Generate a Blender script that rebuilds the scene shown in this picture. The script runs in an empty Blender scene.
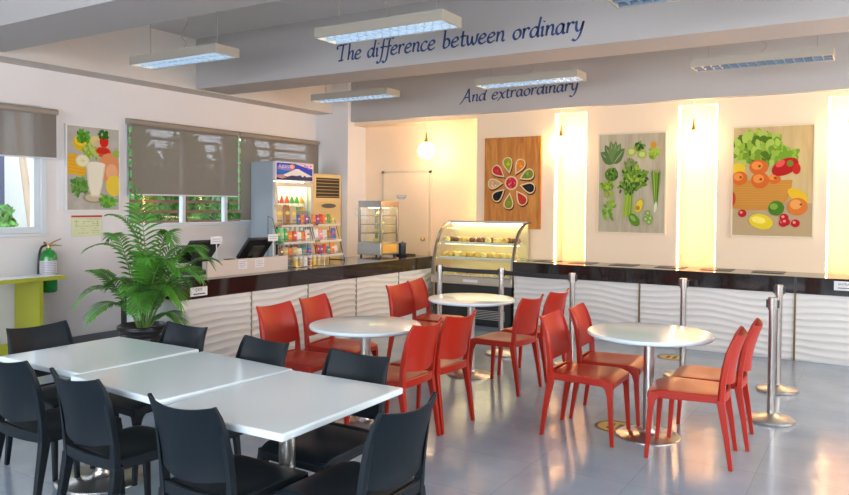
import bpy, bmesh, math, random
from mathutils import Vector, Matrix, Euler
random.seed(7)
PI = math.pi
C = bpy.context.scene.collection
SC = bpy.context.scene

# ------------------------------------------------------------------ camera
F_PX, YAW, PITCH, ROLL, CY, CAMH = 733.644, -.554339, .02567, .0081919, 224.14, 1.6
Fv = Vector((math.sin(YAW)*math.cos(PITCH), math.cos(YAW)*math.cos(PITCH), -math.sin(PITCH)))
R0 = Vector((math.cos(YAW), -math.sin(YAW), 0)); U0 = R0.cross(Fv)
Rv = R0*math.cos(ROLL) + U0*math.sin(ROLL); Uv = -R0*math.sin(ROLL) + U0*math.cos(ROLL)
cd = bpy.data.cameras.new('camera'); cam = bpy.data.objects.new('camera', cd); C.objects.link(cam)
cd.sensor_fit = 'HORIZONTAL'; cd.sensor_width = 36.0
cd.lens = F_PX/849*36.0
cd.shift_y = (CY-247.5)/849
cd.clip_start = .05; cd.clip_end = 200
cam.matrix_world = Matrix(((Rv.x, Uv.x, -Fv.x, 0), (Rv.y, Uv.y, -Fv.y, 0), (Rv.z, Uv.z, -Fv.z, CAMH), (0, 0, 0, 1)))
SC.camera = cam

# ------------------------------------------------------------------ world, exposure, big lights
w = bpy.data.worlds.new('sky'); SC.world = w; w.use_nodes = True
w.node_tree.nodes['Background'].inputs[0].default_value = (.78, .88, 1, 1)
w.node_tree.nodes['Background'].inputs[1].default_value = 3.0
SC.view_settings.view_transform = 'Standard'; SC.view_settings.look = 'None'
SC.view_settings.gamma = 1; SC.view_settings.use_curve_mapping = False
SC.view_settings.exposure = 0.66

def area(name, loc, rot, sx, sy, power, col):
    l = bpy.data.lights.new(name, 'AREA'); l.shape = 'RECTANGLE'; l.size = sx; l.size_y = sy
    l.energy = power; l.color = col
    o = bpy.data.objects.new(name, l); C.objects.link(o); o.location = loc; o.rotation_euler = rot
    return o
# daylight arriving through the windows behind the camera, and through the left windows; right light is added warm fill
area('daylight_front_window', (-2.2, -3.75, 1.8), (PI/2, 0, 0), 9.0, 2.0, 265, (.90, .94, 1))
area('added_warm_fill_right', (3.45, 4.7, 1.8), (PI/2, 0, PI/2), 7.0, 1.8, 160, (1, .90, .77))

# ------------------------------------------------------------------ materials
def nodes(m):
    m.use_nodes = True; return m.node_tree.nodes, m.node_tree.links
def M(name, col, rough=.5, metal=0., emit=None, es=1., bump=None, var=0., vscale=8., coat=0., spec=.5, trans=0., sheen=0.):
    m = bpy.data.materials.new(name); n, l = nodes(m); b = n['Principled BSDF']
    b.inputs['Base Color'].default_value = (*col, 1); b.inputs['Roughness'].default_value = rough
    b.inputs['Metallic'].default_value = metal; b.inputs['Specular IOR Level'].default_value = spec
    if coat: b.inputs['Coat Weight'].default_value = coat; b.inputs['Coat Roughness'].default_value = .08
    if trans: b.inputs['Transmission Weight'].default_value = trans
    if emit: b.inputs['Emission Color'].default_value = (*emit, 1); b.inputs['Emission Strength'].default_value = es
    if var:
        t = n.new('ShaderNodeTexNoise'); t.inputs['Scale'].default_value = vscale; t.inputs['Detail'].default_value = 5
        tc = n.new('ShaderNodeTexCoord'); l.new(tc.outputs['Object'], t.inputs['Vector'])
        r = n.new('ShaderNodeValToRGB'); l.new(t.outputs['Fac'], r.inputs['Fac'])
        r.color_ramp.elements[0].position = .3; r.color_ramp.elements[1].position = .7
        r.color_ramp.elements[0].color = (*[c*(1-var) for c in col], 1)
        r.color_ramp.elements[1].color = (*[min(1, c*(1+var)) for c in col], 1)
        l.new(r.outputs['Color'], b.inputs['Base Color'])
    if bump:
        s, st = bump
        t = n.new('ShaderNodeTexNoise'); t.inputs['Scale'].default_value = s; t.inputs['Detail'].default_value = 3
        tc = n.new('ShaderNodeTexCoord'); l.new(tc.outputs['Object'], t.inputs['Vector'])
        bp = n.new('ShaderNodeBump'); bp.inputs['Strength'].default_value = st; bp.inputs['Distance'].default_value = .01
        l.new(t.outputs['Fac'], bp.inputs['Height']); l.new(bp.outputs['Normal'], b.inputs['Normal'])
    return m
def glassy(name, col=(1, 1, 1), fac=.12, rough=.02, tint=(1, 1, 1)):
    m = bpy.data.materials.new(name); n, l = nodes(m); n.remove(n['Principled BSDF'])
    g = n.new('ShaderNodeBsdfGlossy'); g.inputs['Color'].default_value = (*col, 1); g.inputs['Roughness'].default_value = rough
    t = n.new('ShaderNodeBsdfTransparent'); t.inputs['Color'].default_value = (*tint, 1)
    mx = n.new('ShaderNodeMixShader'); fr = n.new('ShaderNodeLayerWeight'); fr.inputs['Blend'].default_value = .5
    pw = n.new('ShaderNodeMath'); pw.operation = 'POWER'; pw.inputs[1].default_value = 4
    ma = n.new('ShaderNodeMath'); ma.operation = 'MULTIPLY_ADD'; ma.inputs[1].default_value = .6; ma.inputs[2].default_value = fac; ma.use_clamp = True
    l.new(fr.outputs['Facing'], pw.inputs[0]); l.new(pw.outputs[0], ma.inputs[0]); l.new(ma.outputs[0], mx.inputs[0])
    l.new(t.outputs[0], mx.inputs[1]); l.new(g.outputs[0], mx.inputs[2])
    l.new(mx.outputs[0], n['Material Output'].inputs['Surface'])
    return m
def fabric_blind(name, col, through=.16):
    m = bpy.data.materials.new(name); n, l = nodes(m); n.remove(n['Principled BSDF'])
    d = n.new('ShaderNodeBsdfDiffuse'); d.inputs['Color'].default_value = (*col, 1)
    tl = n.new('ShaderNodeBsdfTranslucent'); tl.inputs['Color'].default_value = (*col, 1)
    tp = n.new('ShaderNodeBsdfTransparent')
    a = n.new('ShaderNodeMixShader'); a.inputs[0].default_value = .3
    b = n.new('ShaderNodeMixShader'); b.inputs[0].default_value = through
    l.new(d.outputs[0], a.inputs[1]); l.new(tl.outputs[0], a.inputs[2])
    l.new(a.outputs[0], b.inputs[1]); l.new(tp.outputs[0], b.inputs[2]); l.new(b.outputs[0], n['Material Output'].inputs['Surface'])
    return m
def colattr(name, rough=.5, spec=.5):
    m = M(name, (1, 1, 1), rough, spec=spec); n, l = nodes(m)
    a = n.new('ShaderNodeVertexColor'); a.layer_name = 'Col'
    l.new(a.outputs['Color'], n['Principled BSDF'].inputs['Base Color']); return m
def wood(name, c0, c1, scale=3., rough=.5, axis='Z', rings=False):
    m = M(name, c0, rough); n, l = nodes(m)
    tc = n.new('ShaderNodeTexCoord'); mp = n.new('ShaderNodeMapping')
    mp.inputs['Scale'].default_value = (scale*8, scale*8, scale) if axis == 'Z' else (scale, scale*8, scale*8)
    t = n.new('ShaderNodeTexNoise'); t.inputs['Scale'].default_value = 1.6; t.inputs['Detail'].default_value = 6; t.inputs['Distortion'].default_value = .8
    r = n.new('ShaderNodeValToRGB'); r.color_ramp.elements[0].position = .32; r.color_ramp.elements[1].position = .68
    r.color_ramp.elements[0].color = (*c0, 1); r.color_ramp.elements[1].color = (*c1, 1)
    l.new(tc.outputs['Object'], mp.inputs[0]); l.new(mp.outputs[0], t.inputs['Vector']); l.new(t.outputs['Fac'], r.inputs['Fac'])
    l.new(r.outputs['Color'], n['Principled BSDF'].inputs['Base Color']); return m
def floor_material():
    m = M('polished_grey_floor', (.30, .335, .38), .13, spec=.55); n, l = nodes(m); b = n['Principled BSDF']
    tc = n.new('ShaderNodeTexCoord')
    br = n.new('ShaderNodeTexBrick'); br.offset = 0; br.inputs['Scale'].default_value = 1
    br.inputs['Brick Width'].default_value = .6; br.inputs['Row Height'].default_value = .6
    br.inputs['Mortar Size'].default_value = .0022; br.inputs['Mortar Smooth'].default_value = .4
    br.inputs['Color1'].default_value = (.27, .33, .405, 1); br.inputs['Color2'].default_value = (.30, .36, .435, 1)
    br.inputs['Mortar'].default_value = (.22, .24, .27, 1); l.new(tc.outputs['Object'], br.inputs['Vector'])
    ns = n.new('ShaderNodeTexNoise'); ns.inputs['Scale'].default_value = 2.2; ns.inputs['Detail'].default_value = 6
    l.new(tc.outputs['Object'], ns.inputs['Vector'])
    mix = n.new('ShaderNodeMixRGB'); mix.blend_type = 'SOFT_LIGHT'; mix.inputs[0].default_value = .45
    l.new(br.outputs['Color'], mix.inputs[1]); l.new(ns.outputs['Fac'], mix.inputs[2]); l.new(mix.outputs[0], b.inputs['Base Color'])
    rr = n.new('ShaderNodeMapRange'); rr.inputs['To Min'].default_value = .10; rr.inputs['To Max'].default_value = .24
    l.new(ns.outputs['Fac'], rr.inputs['Value']); l.new(rr.outputs[0], b.inputs['Roughness'])
    n2 = n.new('ShaderNodeTexNoise'); n2.inputs['Scale'].default_value = 6; n2.inputs['Detail'].default_value = 2
    l.new(tc.outputs['Object'], n2.inputs['Vector'])
    bp = n.new('ShaderNodeBump'); bp.inputs['Strength'].default_value = .22; bp.inputs['Distance'].default_value = .012
    l.new(n2.outputs['Fac'], bp.inputs['Height']); l.new(bp.outputs['Normal'], b.inputs['Normal'])
    return m
def granite(name, c0, c1):
    m = M(name, c0, .07, spec=.6); n, l = nodes(m)
    tc = n.new('ShaderNodeTexCoord'); t = n.new('ShaderNodeTexNoise'); t.inputs['Scale'].default_value = 160; t.inputs['Detail'].default_value = 2
    r = n.new('ShaderNodeValToRGB'); r.color_ramp.elements[0].position = .5; r.color_ramp.elements[1].position = .75
    r.color_ramp.elements[0].color = (*c0, 1); r.color_ramp.elements[1].color = (*c1, 1)
    l.new(tc.outputs['Object'], t.inputs['Vector']); l.new(t.outputs['Fac'], r.inputs['Fac']); l.new(r.outputs['Color'], n['Principled BSDF'].inputs['Base Color'])
    return m

mWall = M('white_wall_paint', (.72, .695, .70), .7, bump=(60, .08), var=.02, vscale=1.5)
mBack = M('warm_glow_wall_paint', (.86, .665, .47), .65, bump=(60, .05))  # cream paint with the lamps' warm glow worked into the colour
mBeam = M('grey_beam_paint', (.42, .395, .385), .75, bump=(50, .08))
mCeil = M('ceiling_paint', (.60, .585, .57), .8, bump=(50, .08))
mFloor = floor_material()
mBase = M('dark_grey_baseboard_tile', (.13, .145, .16), .35)
mBlack = M('black_plastic', (.012, .013, .015), .38)
mChairB = M('charcoal_chair_plastic', (.005, .010, .015), .45, spec=.24, bump=(300, .06))
mChairR = M('red_chair_plastic', (.40, .018, .006), .34, spec=.35, bump=(300, .05))
mTop = M('white_table_laminate', (.70, .80, .84), .16, coat=.3)
mChrome = M('brushed_steel', (.62, .60, .57), .30, metal=1, bump=(90, .03))
mDarkCh = M('dark_chrome', (.34, .31, .28), .28, metal=.9)
mPost = M('post_steel', (.46, .43, .40), .26, metal=1)
mSteel = M('satin_steel', (.55, .54, .52), .35, metal=1)
mGran = granite('black_granite', (.010, .008, .008), (.05, .035, .03))
mBrownGran = granite('dark_brown_granite', (.020, .008, .007), (.06, .03, .025))
mWave = M('white_wave_panel', (.70, .68, .66), .38)
mRail = M('grey_aluminium_trim', (.35, .32, .26), .4, metal=.6)
mWhite = M('white_plastic', (.75, .75, .75), .4)
mLime = M('lime_laminate', (.40, .41, .028), .4)
mGreenP = M('green_extinguisher_paint', (.01, .26, .035), .25, coat=.4)
mFrame = M('white_window_frame', (.60, .66, .70), .4)
mGlass = glassy('window_glass', fac=.02)
mCase = glassy('display_glass', fac=.02, tint=(.95, .98, .95))
mBlind = fabric_blind('taupe_blind_fabric', (.30, .26, .225), .24)
mBlindBar = M('taupe_blind_housing', (.30, .25, .20), .45)
mLampBody = M('ivory_lamp_housing', (.34, .31, .26), .45)
mTube = M('cool_tube_glow', (.9, .95, 1), .4, emit=(.94, .97, 1), es=4.2)
mTubeOff = M('unlit_reflector_blue_glow', (.25, .42, .60), .15, metal=.7, emit=(.35, .6, 1), es=.22)  # lamp is off; bluish sheen put in as tint and weak emission
mLouvre = M('louvre_blade', (.24, .31, .38), .3, metal=.2)
mGlobe = M('glowing_globe', (1, .95, .85), .4, emit=(1, .70, .38), es=18)
mLed = M('warm_led_strip', (1, .9, .7), .4, emit=(1, .58, .26), es=17)
mBrass = M('brass', (.60, .42, .18), .3, metal=1)
mPrint = colattr('printed_artwork', .6, .2)
mPack = colattr('printed_packaging', .3)
mNavy = M('navy_vinyl_lettering', (.015, .045, .16), .5)
mAC = M('cream_air_conditioner_plastic', (.72, .55, .27), .45)
mFridge = M('grey_fridge_enamel', (.33, .38, .42), .4)
mPot = M('black_pot_plastic', (.012, .012, .013), .3)
mSoil = M('dark_soil', (.03, .02, .012), .9, bump=(80, .6))
mLeaf = M('palm_leaf_green', (.062, .23, .02), .38, var=.55, vscale=5)
mStem = M('palm_stem_green', (.13, .24, .05), .5)
mPastry = M('golden_pastry', (.90, .55, .12), .55, var=.3, vscale=40, bump=(70, .4))
mPastryD = M('dark_pastry', (.22, .09, .035), .5, var=.3, vscale=40)
mPastryC = M('cream_bread', (.92, .74, .26), .6, var=.2, vscale=40)
mTray = M('white_food_tray', (.72, .70, .66), .4)
mInside = M('lit_case_light', (1, 1, .9), .4, emit=(1, .82, .5), es=9)
mPart = M('beige_partition_laminate', (.62, .53, .47), .35)
mBrownWood = M('brown_fence_wood', (.20, .085, .055), .6)
mBushA = M('shrub_leaf_green', (.10, .30, .05), .5, var=.5, vscale=9)  # leaf green varied by noise
mPlaster = M('pale_outdoor_plaster', (.85, .86, .85), .8)
mGround = M('outdoor_concrete', (.4, .4, .38), .9)
mPaper = M('white_notice_paper', (.72, .71, .73), .5)
mBarRed = M('red_lid', (.5, .02, .02), .4)

# ------------------------------------------------------------------ mesh helpers
class MB:
    def __init__(s): s.bm = bmesh.new(); s.mats = []; s.cur = 0; s.col = None; s.sm = False
    def mat(s, m):
        if m not in s.mats: s.mats.append(m)
        s.cur = s.mats.index(m); return s
    def color(s, c): s.col = c; return s
    def _f(s, vs, smooth=None):
        try: f = s.bm.faces.new(vs)
        except ValueError: return None
        f.material_index = s.cur; f.smooth = s.sm if smooth is None else smooth
        if s.col is not None:
            L = s.bm.loops.layers.float_color.get('Col') or s.bm.loops.layers.float_color.new('Col')
            for lp in f.loops: lp[L] = (*s.col, 1)
        return f
    def v(s, p): return s.bm.verts.new(p)
    def box(s, x0, x1, y0, y1, z0, z1, mx=None):
        p = [Vector((x, y, z)) for z in (z0, z1) for y in (y0, y1) for x in (x0, x1)]
        if mx: p = [mx @ q for q in p]
        v = [s.v(q) for q in p]
        for f in ((0, 2, 3, 1), (4, 5, 7, 6), (0, 1, 5, 4), (2, 6, 7, 3), (0, 4, 6, 2), (1, 3, 7, 5)): s._f([v[i] for i in f], False)
        return s
    def hexa(s, P):  # 8 points bottom 4 (ccw) then top 4
        v = [s.v(q) for q in P]
        for f in ((3, 2, 1, 0), (4, 5, 6, 7), (0, 1, 5, 4), (1, 2, 6, 5), (2, 3, 7, 6), (3, 0, 4, 7)): s._f([v[i] for i in f], False)
        return s
    def tube(s, pts, rad, n=10, caps=True, sq=None):
        pts = [Vector(p) for p in pts]
        if not hasattr(rad, '__len__'): rad = [rad]*len(pts)
        if len(rad) != len(pts):
            r0 = rad; m_ = len(pts)-1; rad = []
            for i in range(m_+1):
                f = i/m_*(len(r0)-1); k0 = min(int(f), len(r0)-2); rad.append(r0[k0]*(1-f+k0)+r0[k0+1]*(f-k0))
        rings = []; prev = None
        for i, p in enumerate(pts):
            d = (pts[min(i+1, len(pts)-1)] - pts[max(i-1, 0)]).normalized()
            if prev is None:
                a = Vector((1, 0, 0)) if abs(d.x) < .9 else Vector((0, 1, 0))
                u = (a - d*a.dot(d)).normalized()
            else: u = (prev - d*prev.dot(d)).normalized()
            prev = u; w2 = d.cross(u)
            rings.append([s.v(p + (u*math.cos(2*PI*k/n) + w2*math.sin(2*PI*k/n))*rad[i]) for k in range(n)])
        for a, b in zip(rings, rings[1:]):
            for k in range(n): s._f([a[k], a[(k+1) % n], b[(k+1) % n], b[k]], True)
        if caps: s._f(rings[0][::-1], False); s._f(rings[-1], False)
        return s
    def cyl(s, x, y, z0, z1, r, r1=None, n=24): return s.tube([(x, y, z0), (x, y, z1)], [r, r if r1 is None else r1], n)
    def lathe(s, prof, cx=0, cy=0, n=32, z=0):
        rings = []
        for r, h in prof:
            if r < 1e-6: rings.append([s.v((cx, cy, z+h))])
            else: rings.append([s.v((cx+r*math.cos(2*PI*k/n), cy+r*math.sin(2*PI*k/n), z+h)) for k in range(n)])
        for a, b in zip(rings, rings[1:]):
            for k in range(n):
                k2 = (k+1) % n
                if len(a) == 1 and len(b) == 1: continue
                if len(a) == 1: s._f([a[0], b[k2], b[k]], True)
                elif len(b) == 1: s._f([a[k], a[k2], b[0]], True)
                else: s._f([a[k], a[k2], b[k2], b[k]], True)
        return s
    def ball(s, c, rx, ry=None, rz=None, n=14, m=9, mx=None, jit=0):
        ry = ry or rx; rz = rz or rx; c = Vector(c); rings = []
        for j in range(m+1):
            t = PI*j/m; r = math.sin(t)
            ring = []
            for k in range(n if 0 < j < m else 1):
                q = Vector((rx*r*math.cos(2*PI*k/n), ry*r*math.sin(2*PI*k/n), -rz*math.cos(t)))
                if jit: q *= 1 + random.uniform(-jit, jit)
                if mx: q = mx @ q
                ring.append(s.v(c+q))
            rings.append(ring)
        for a, b in zip(rings, rings[1:]):
            for k in range(n):
                k2 = (k+1) % n
                if len(a) == 1: s._f([a[0], b[k2], b[k]], True)
                elif len(b) == 1: s._f([a[k], a[k2], b[0]], True)
                else: s._f([a[k], a[k2], b[k2], b[k]], True)
        return s
    def grid(s, fn, nu, nv, smooth=True, flip=False):
        V = [[s.v(fn(i/nu, j/nv)) for j in range(nv+1)] for i in range(nu+1)]
        for i in range(nu):
            for j in range(nv):
                q = [V[i][j], V[i+1][j], V[i+1][j+1], V[i][j+1]]
                s._f(q[::-1] if flip else q, smooth)
        return V
    def shell(s, fn, nu, nv, off):  # closed thick sheet: fn(u,v) point, off(u,v) vector to the second side
        A = s.grid(fn, nu, nv); B = s.grid(lambda u, v: Vector(fn(u, v)) + Vector(off(u, v)), nu, nv, flip=True)
        for i in range(nu):
            s._f([A[i][0], B[i][0], B[i+1][0], A[i+1][0]], False); s._f([A[i][nv], A[i+1][nv], B[i+1][nv], B[i][nv]], False)
        for j in range(nv):
            s._f([A[0][j], A[0][j+1], B[0][j+1], B[0][j]], False); s._f([A[nu][j], B[nu][j], B[nu][j+1], A[nu][j+1]], False)
        return s
    def prism(s, poly, t, tr):  # poly 2d list, thickness t, tr(u, v, d) -> point
        a = [s.v(tr(u, v, 0)) for u, v in poly]; b = [s.v(tr(u, v, t)) for u, v in poly]
        s._f(a[::-1], False); s._f(b, False)
        for i in range(len(poly)):
            j = (i+1) % len(poly); s._f([a[i], a[j], b[j], b[i]], False)
        return s
    def build(s, name, mat=None, parent=None, bevel=0, seg=2, label=None):
        if mat and not s.mats: s.mats = [mat]
        bmesh.ops.recalc_face_normals(s.bm, faces=s.bm.faces)
        me = bpy.data.meshes.new(name); s.bm.to_mesh(me); s.bm.free()
        for m in s.mats: me.materials.append(m)
        me.set_sharp_from_angle(angle=.75)
        o = bpy.data.objects.new(name, me); C.objects.link(o)
        if parent: o.parent = parent
        if bevel:
            b = o.modifiers.new('bevel', 'BEVEL'); b.width = bevel; b.segments = seg; b.limit_method = 'ANGLE'; b.angle_limit = .7
        if label: o['label'] = label
        return o
def tag(o, label, cat, group=None):
    o['label'] = label; o['category'] = cat
    if group: o['group'] = group
    return o
def thing(name, label, cat, loc=(0, 0, 0), rz=0, group=None):
    o = bpy.data.objects.new(name, None); C.objects.link(o); o.location = loc; o.rotation_euler = (0, 0, rz)
    o.empty_display_size = .1
    return tag(o, label, cat, group)
def struct(o): o['kind'] = 'structure'; return o
def stuff(o): o['kind'] = 'stuff'; return o
def dup(root, loc, rz, label, group=None):
    r = root.copy(); C.objects.link(r); r.location = loc; r.rotation_euler = (0, 0, rz); r['label'] = label
    if group: r['group'] = group
    for ch in list(root.children):
        c = ch.copy(); C.objects.link(c); c.parent = r
        for g in list(ch.children):
            d = g.copy(); C.objects.link(d); d.parent = c
    return r
def smoothpts(P, k=6):
    P = [Vector((*p, 0)) if len(p) == 2 else Vector(p) for p in P]; out = []
    Q = [2*P[0]-P[1]] + P + [2*P[-1]-P[-2]]
    for i in range(1, len(Q)-2):
        for j in range(k):
            t = j/k; a, b, c, d = Q[i-1:i+3]
            out.append(.5*((2*b) + (c-a)*t + (2*a-5*b+4*c-d)*t*t + (3*b-a-3*c+d)*t**3))
    out.append(P[-1]); return out

# ------------------------------------------------------------------ room shell
XL, XR, YF, YB, ZC = -7.63, 3.2, -3.5, 9.5, 3.65
b = MB(); b.box(XL-.2, XR+.2, YF-.2, YB+.2, -.1, 0); struct(b.build('floor', mFloor))
b = MB(); b.box(XL-.2, XR+.2, YF-.2, YB+.2, ZC, ZC+.15); struct(b.build('ceiling', mCeil))
# left wall with two openings
W1 = (2.2, 4.52, 1.27, 2.62); W2 = (5.58, 9.0, 1.30, 2.60)
b = MB(); T = .2
b.box(XL-T, XL, YF-.2, YB+.2, 0, 1.27)
b.box(XL-T, XL, YF-.2, YB+.2, 2.62, ZC)
b.box(XL-T, XL, YF-.2, W1[0], 1.27, 2.62); b.box(XL-T, XL, W1[1], W2[0], 1.27, 2.62); b.box(XL-T, XL, W2[1], YB+.2, 1.27, 2.62)
b.box(XL-T, XL, W2[0], W2[1], 1.27, 1.30); b.box(XL-T, XL, W2[0], W2[1], 2.60, 2.62)
struct(b.build('wall_left', mWall))
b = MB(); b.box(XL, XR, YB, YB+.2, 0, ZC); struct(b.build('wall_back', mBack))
# wall behind the camera with a broad band of windows, and right wall with an opening added for the warm fill
b = MB()
b.box(XL, XR, YF-.2, YF, 0, .8); b.box(XL, XR, YF-.2, YF, 2.8, ZC)
b.box(XL, -6.7, YF-.2, YF, .8, 2.8); b.box(2.3, XR, YF-.2, YF, .8, 2.8)
struct(b.build('wall_front', mWall))
b = MB()
b.box(XR, XR+.2, YF, YB, 0, .9); b.box(XR, XR+.2, YF, YB, 2.7, ZC); b.box(XR, XR+.2, YF, 1.2, .9, 2.7); b.box(XR, XR+.2, 8.2, YB, .9, 2.7)
struct(b.build('wall_right', mWall))
def window_unit(name, axis, fixed, a0, a1, z0, z1, n, depth=.07, mat=mFrame, fw=.05, cs=None):
    fr = MB(); gl = MB()
    def bx(m, u0, u1, zz0, zz1, d0, d1):
        if axis == 'Y': m.box(fixed+d0, fixed+d1, u0, u1, zz0, zz1)
        else: m.box(u0, u1, fixed+d0, fixed+d1, zz0, zz1)
    bx(fr, a0, a1, z0, z0+fw, 0, depth); bx(fr, a0, a1, z1-fw, z1, 0, depth)
    for c in (cs or [a0+fw/2+(a1-a0-fw)*i/n for i in range(n+1)]):
        bx(fr, c-fw/2, c+fw/2, z0+fw, z1-fw, 0, depth)
    o = struct(fr.build(name, mat, bevel=.004))
    bx(gl, a0+fw, a1-fw, z0+fw, z1-fw, depth*.45, depth*.45+.006); g = gl.build('window_pane', mGlass, o)
    return o
window_unit('window_1', 'Y', XL-.10, W1[0], W1[1], W1[2], W1[3], 3, .08, fw=.065)
window_unit('window_2', 'Y', XL-.10, W2[0], W2[1], W2[2], W2[3], 4, .07, fw=.05, cs=[5.605, 6.45, 7.17, 8.1, 8.975])
window_unit('window_3', 'X', YF-.12, -6.7, 2.3, .8, 2.8, 6)
window_unit('added_fill_window', 'Y', XR+.05, 1.2, 8.2, .9, 2.7, 5)  # unseen window, added so the warm fill reaches the far beam
b = MB(); b.box(XL-.02, XL+.03, W1[0]-.05, W1[1]+.07, 1.235, 1.27); struct(b.build('trim_1', mFrame, bevel=.004))
b = MB(); b.box(XL, XL+.012, W1[1], W1[1]+.06, 1.27, 2.62); struct(b.build('trim_2', mFrame))
b = MB(); b.box(XL-.02, XL+.02, W2[0]-.03, W2[1], 1.275, 1.30); struct(b.build('trim_3', mWall))
b = MB(); b.box(XL, XL+.015, YF, 9.03, 0, .10); struct(b.build('baseboard_left', mBase))
b = MB(); b.box(XL+.64, XR, YB-.015, YB, 0, .10); struct(b.build('baseboard_back', mBase))
# longitudinal beam along left wall, three cross beams, corner column
b = MB(); b.box(XL, -7.29, YF, 9.03, 3.02, ZC); struct(b.build('trim_4', M('beige_grey_beam_paint', (.58, .53, .49), .75)))
b = MB(); b.box(-7.29, XR, 3.35, 3.95, 3.06, ZC); struct(b.build('trim_5', mBeam))
b = MB(); b.box(-7.29, XR, 6.322, 6.87, 3.03, ZC); struct(b.build('trim_6', mBeam))
b = MB(); b.box(-6.995, XR, 9.10, YB, 2.885, ZC); struct(b.build('trim_7', mBeam))
b = MB(); b.box(XL, -6.995, 9.03, YB, 0, ZC); struct(b.build('trim_8', mWall))
b = MB(); b.box(-7.29, XR, -.3, .25, 3.06, ZC); struct(b.build('trim_9', mBeam))
# projecting wall panels with recesses between them, and the header over the recesses
k = 10
PAN = [(-4.84, -3.675), (-3.24, -2.09), (-1.64, -.49), (-.05, 1.10), (1.55, XR)]
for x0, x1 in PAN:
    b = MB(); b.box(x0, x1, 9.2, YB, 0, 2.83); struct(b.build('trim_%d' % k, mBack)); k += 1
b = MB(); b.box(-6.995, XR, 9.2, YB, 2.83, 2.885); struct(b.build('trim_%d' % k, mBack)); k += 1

# door in the back wall
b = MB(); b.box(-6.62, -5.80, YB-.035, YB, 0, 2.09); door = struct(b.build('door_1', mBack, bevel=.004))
b = MB(); fr = [(-6.66, -6.62, 0, 2.13), (-5.80, -5.76, 0, 2.13), (-6.66, -5.76, 2.09, 2.13)]
for x0, x1, z0, z1 in fr: b.box(x0, x1, YB-.028, YB, z0, z1)
b.build('door_frame', M('cream_door_frame', (.66, .55, .42), .5), door)
b = MB(); b.lathe([(0, 0), (.028, 0), (.028, .008), (.012, .012), (.012, .035), (.027, .045), (.03, .06), (.02, .075), (0, .078)], n=18)
o = b.build('door_knob', mBrass, door); o.rotation_euler = (PI/2, 0, 0); o.location = (-5.87, YB-.035, 1.09)

# LED strips on the recess sides
recess = [(-4.84, -1), (-3.675, 1), (-3.24, -1), (-2.09, 1), (-1.64, -1), (-.49, 1), (-.05, -1)]
RN = ['left side of the panel holding the spoon picture', 'right side of the panel holding the spoon picture', 'left side of the panel holding the vegetable picture',
      'right side of the panel holding the vegetable picture', 'left side of the panel holding the fruit bowl picture', 'right side of the panel holding the fruit bowl picture', 'far right recess edge beyond the fruit bowl picture']
for (x, s), nm in zip(recess, RN):
    b = MB(); b.box(min(x, x+s*.016), max(x, x+s*.016), 9.235, 9.262, .9, 2.82)
    tag(b.build('led_strip_light', mLed), 'glowing warm LED strip on the ' + nm, 'strip light', 'LED strips in the wall recesses')

# ------------------------------------------------------------------ ceiling light fixtures
def fixture(x0, y0, label, lit=True):
    L, Wd, H = 1.25, .30, .085
    t = thing('hanging_ceiling_light', label, 'ceiling light', (x0, y0, 3.0), 0, 'hanging louvred ceiling lights')
    b = MB(); th = .012
    b.box(0, L, 0, th, 0, H); b.box(0, L, Wd-th, Wd, 0, H); b.box(0, th, th, Wd-th, 0, H); b.box(L-th, L, th, Wd-th, 0, H)
    b.box(th, L-th, th, Wd-th, H-.012, H)
    b.build('housing', mLampBody, t)
    b = MB(); b.box(th, L-th, th, Wd-th, H-.03, H-.022); b.build('reflector', mTube if lit else mTubeOff, t)
    b = MB()
    for y in (th+.005, Wd/2, Wd-th-.005): b.box(th, L-th, y-.003, y+.003, .004, .045)
    n = 15
    for i in range(1, n): x = th+(L-2*th)*i/n; b.box(x-.003, x+.003, th, Wd-th, .006, .05)
    b.build('louvre_grid', mLouvre, t)
    for x in (.14, L-.14):
        b = MB(); b.box(x-.03, x+.03, Wd/2-.05, Wd/2+.05, H, H+.012); b.cyl(x, Wd/2, H+.012, ZC-3.0, .004, n=8); b.build('hanging_rod', mLampBody, t)
    b = MB(); b.tube(smoothpts([(L/2+.1, Wd/2, ZC-3.0), (L/2+.08, Wd/2, .4), (L/2-.02, Wd/2, .25), (L/2+.05, Wd/2, .18), (L/2-.03, Wd/2, H)]), .004, 6); b.build('power_cord', mLampBody, t)
    return t
fixture(-6.50, 4.78, 'lit louvred ceiling light hanging above the large left window blind, nearest the left wall')
fixture(-4.08, 4.80, 'lit louvred ceiling light hanging in front of the longer painted phrase')
fixture(-1.60, 4.86, 'bluish louvred ceiling light cut off by the top edge, right of the longer phrase', False)
fixture(-6.57, 7.66, 'small lit louvred ceiling light hanging in front of the corner column')
fixture(-4.05, 7.62, 'lit louvred ceiling light hanging just above the shorter painted phrase')
fixture(-1.63, 7.66, 'bluish louvred ceiling light hanging in front of the far beam at right', False)

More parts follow.
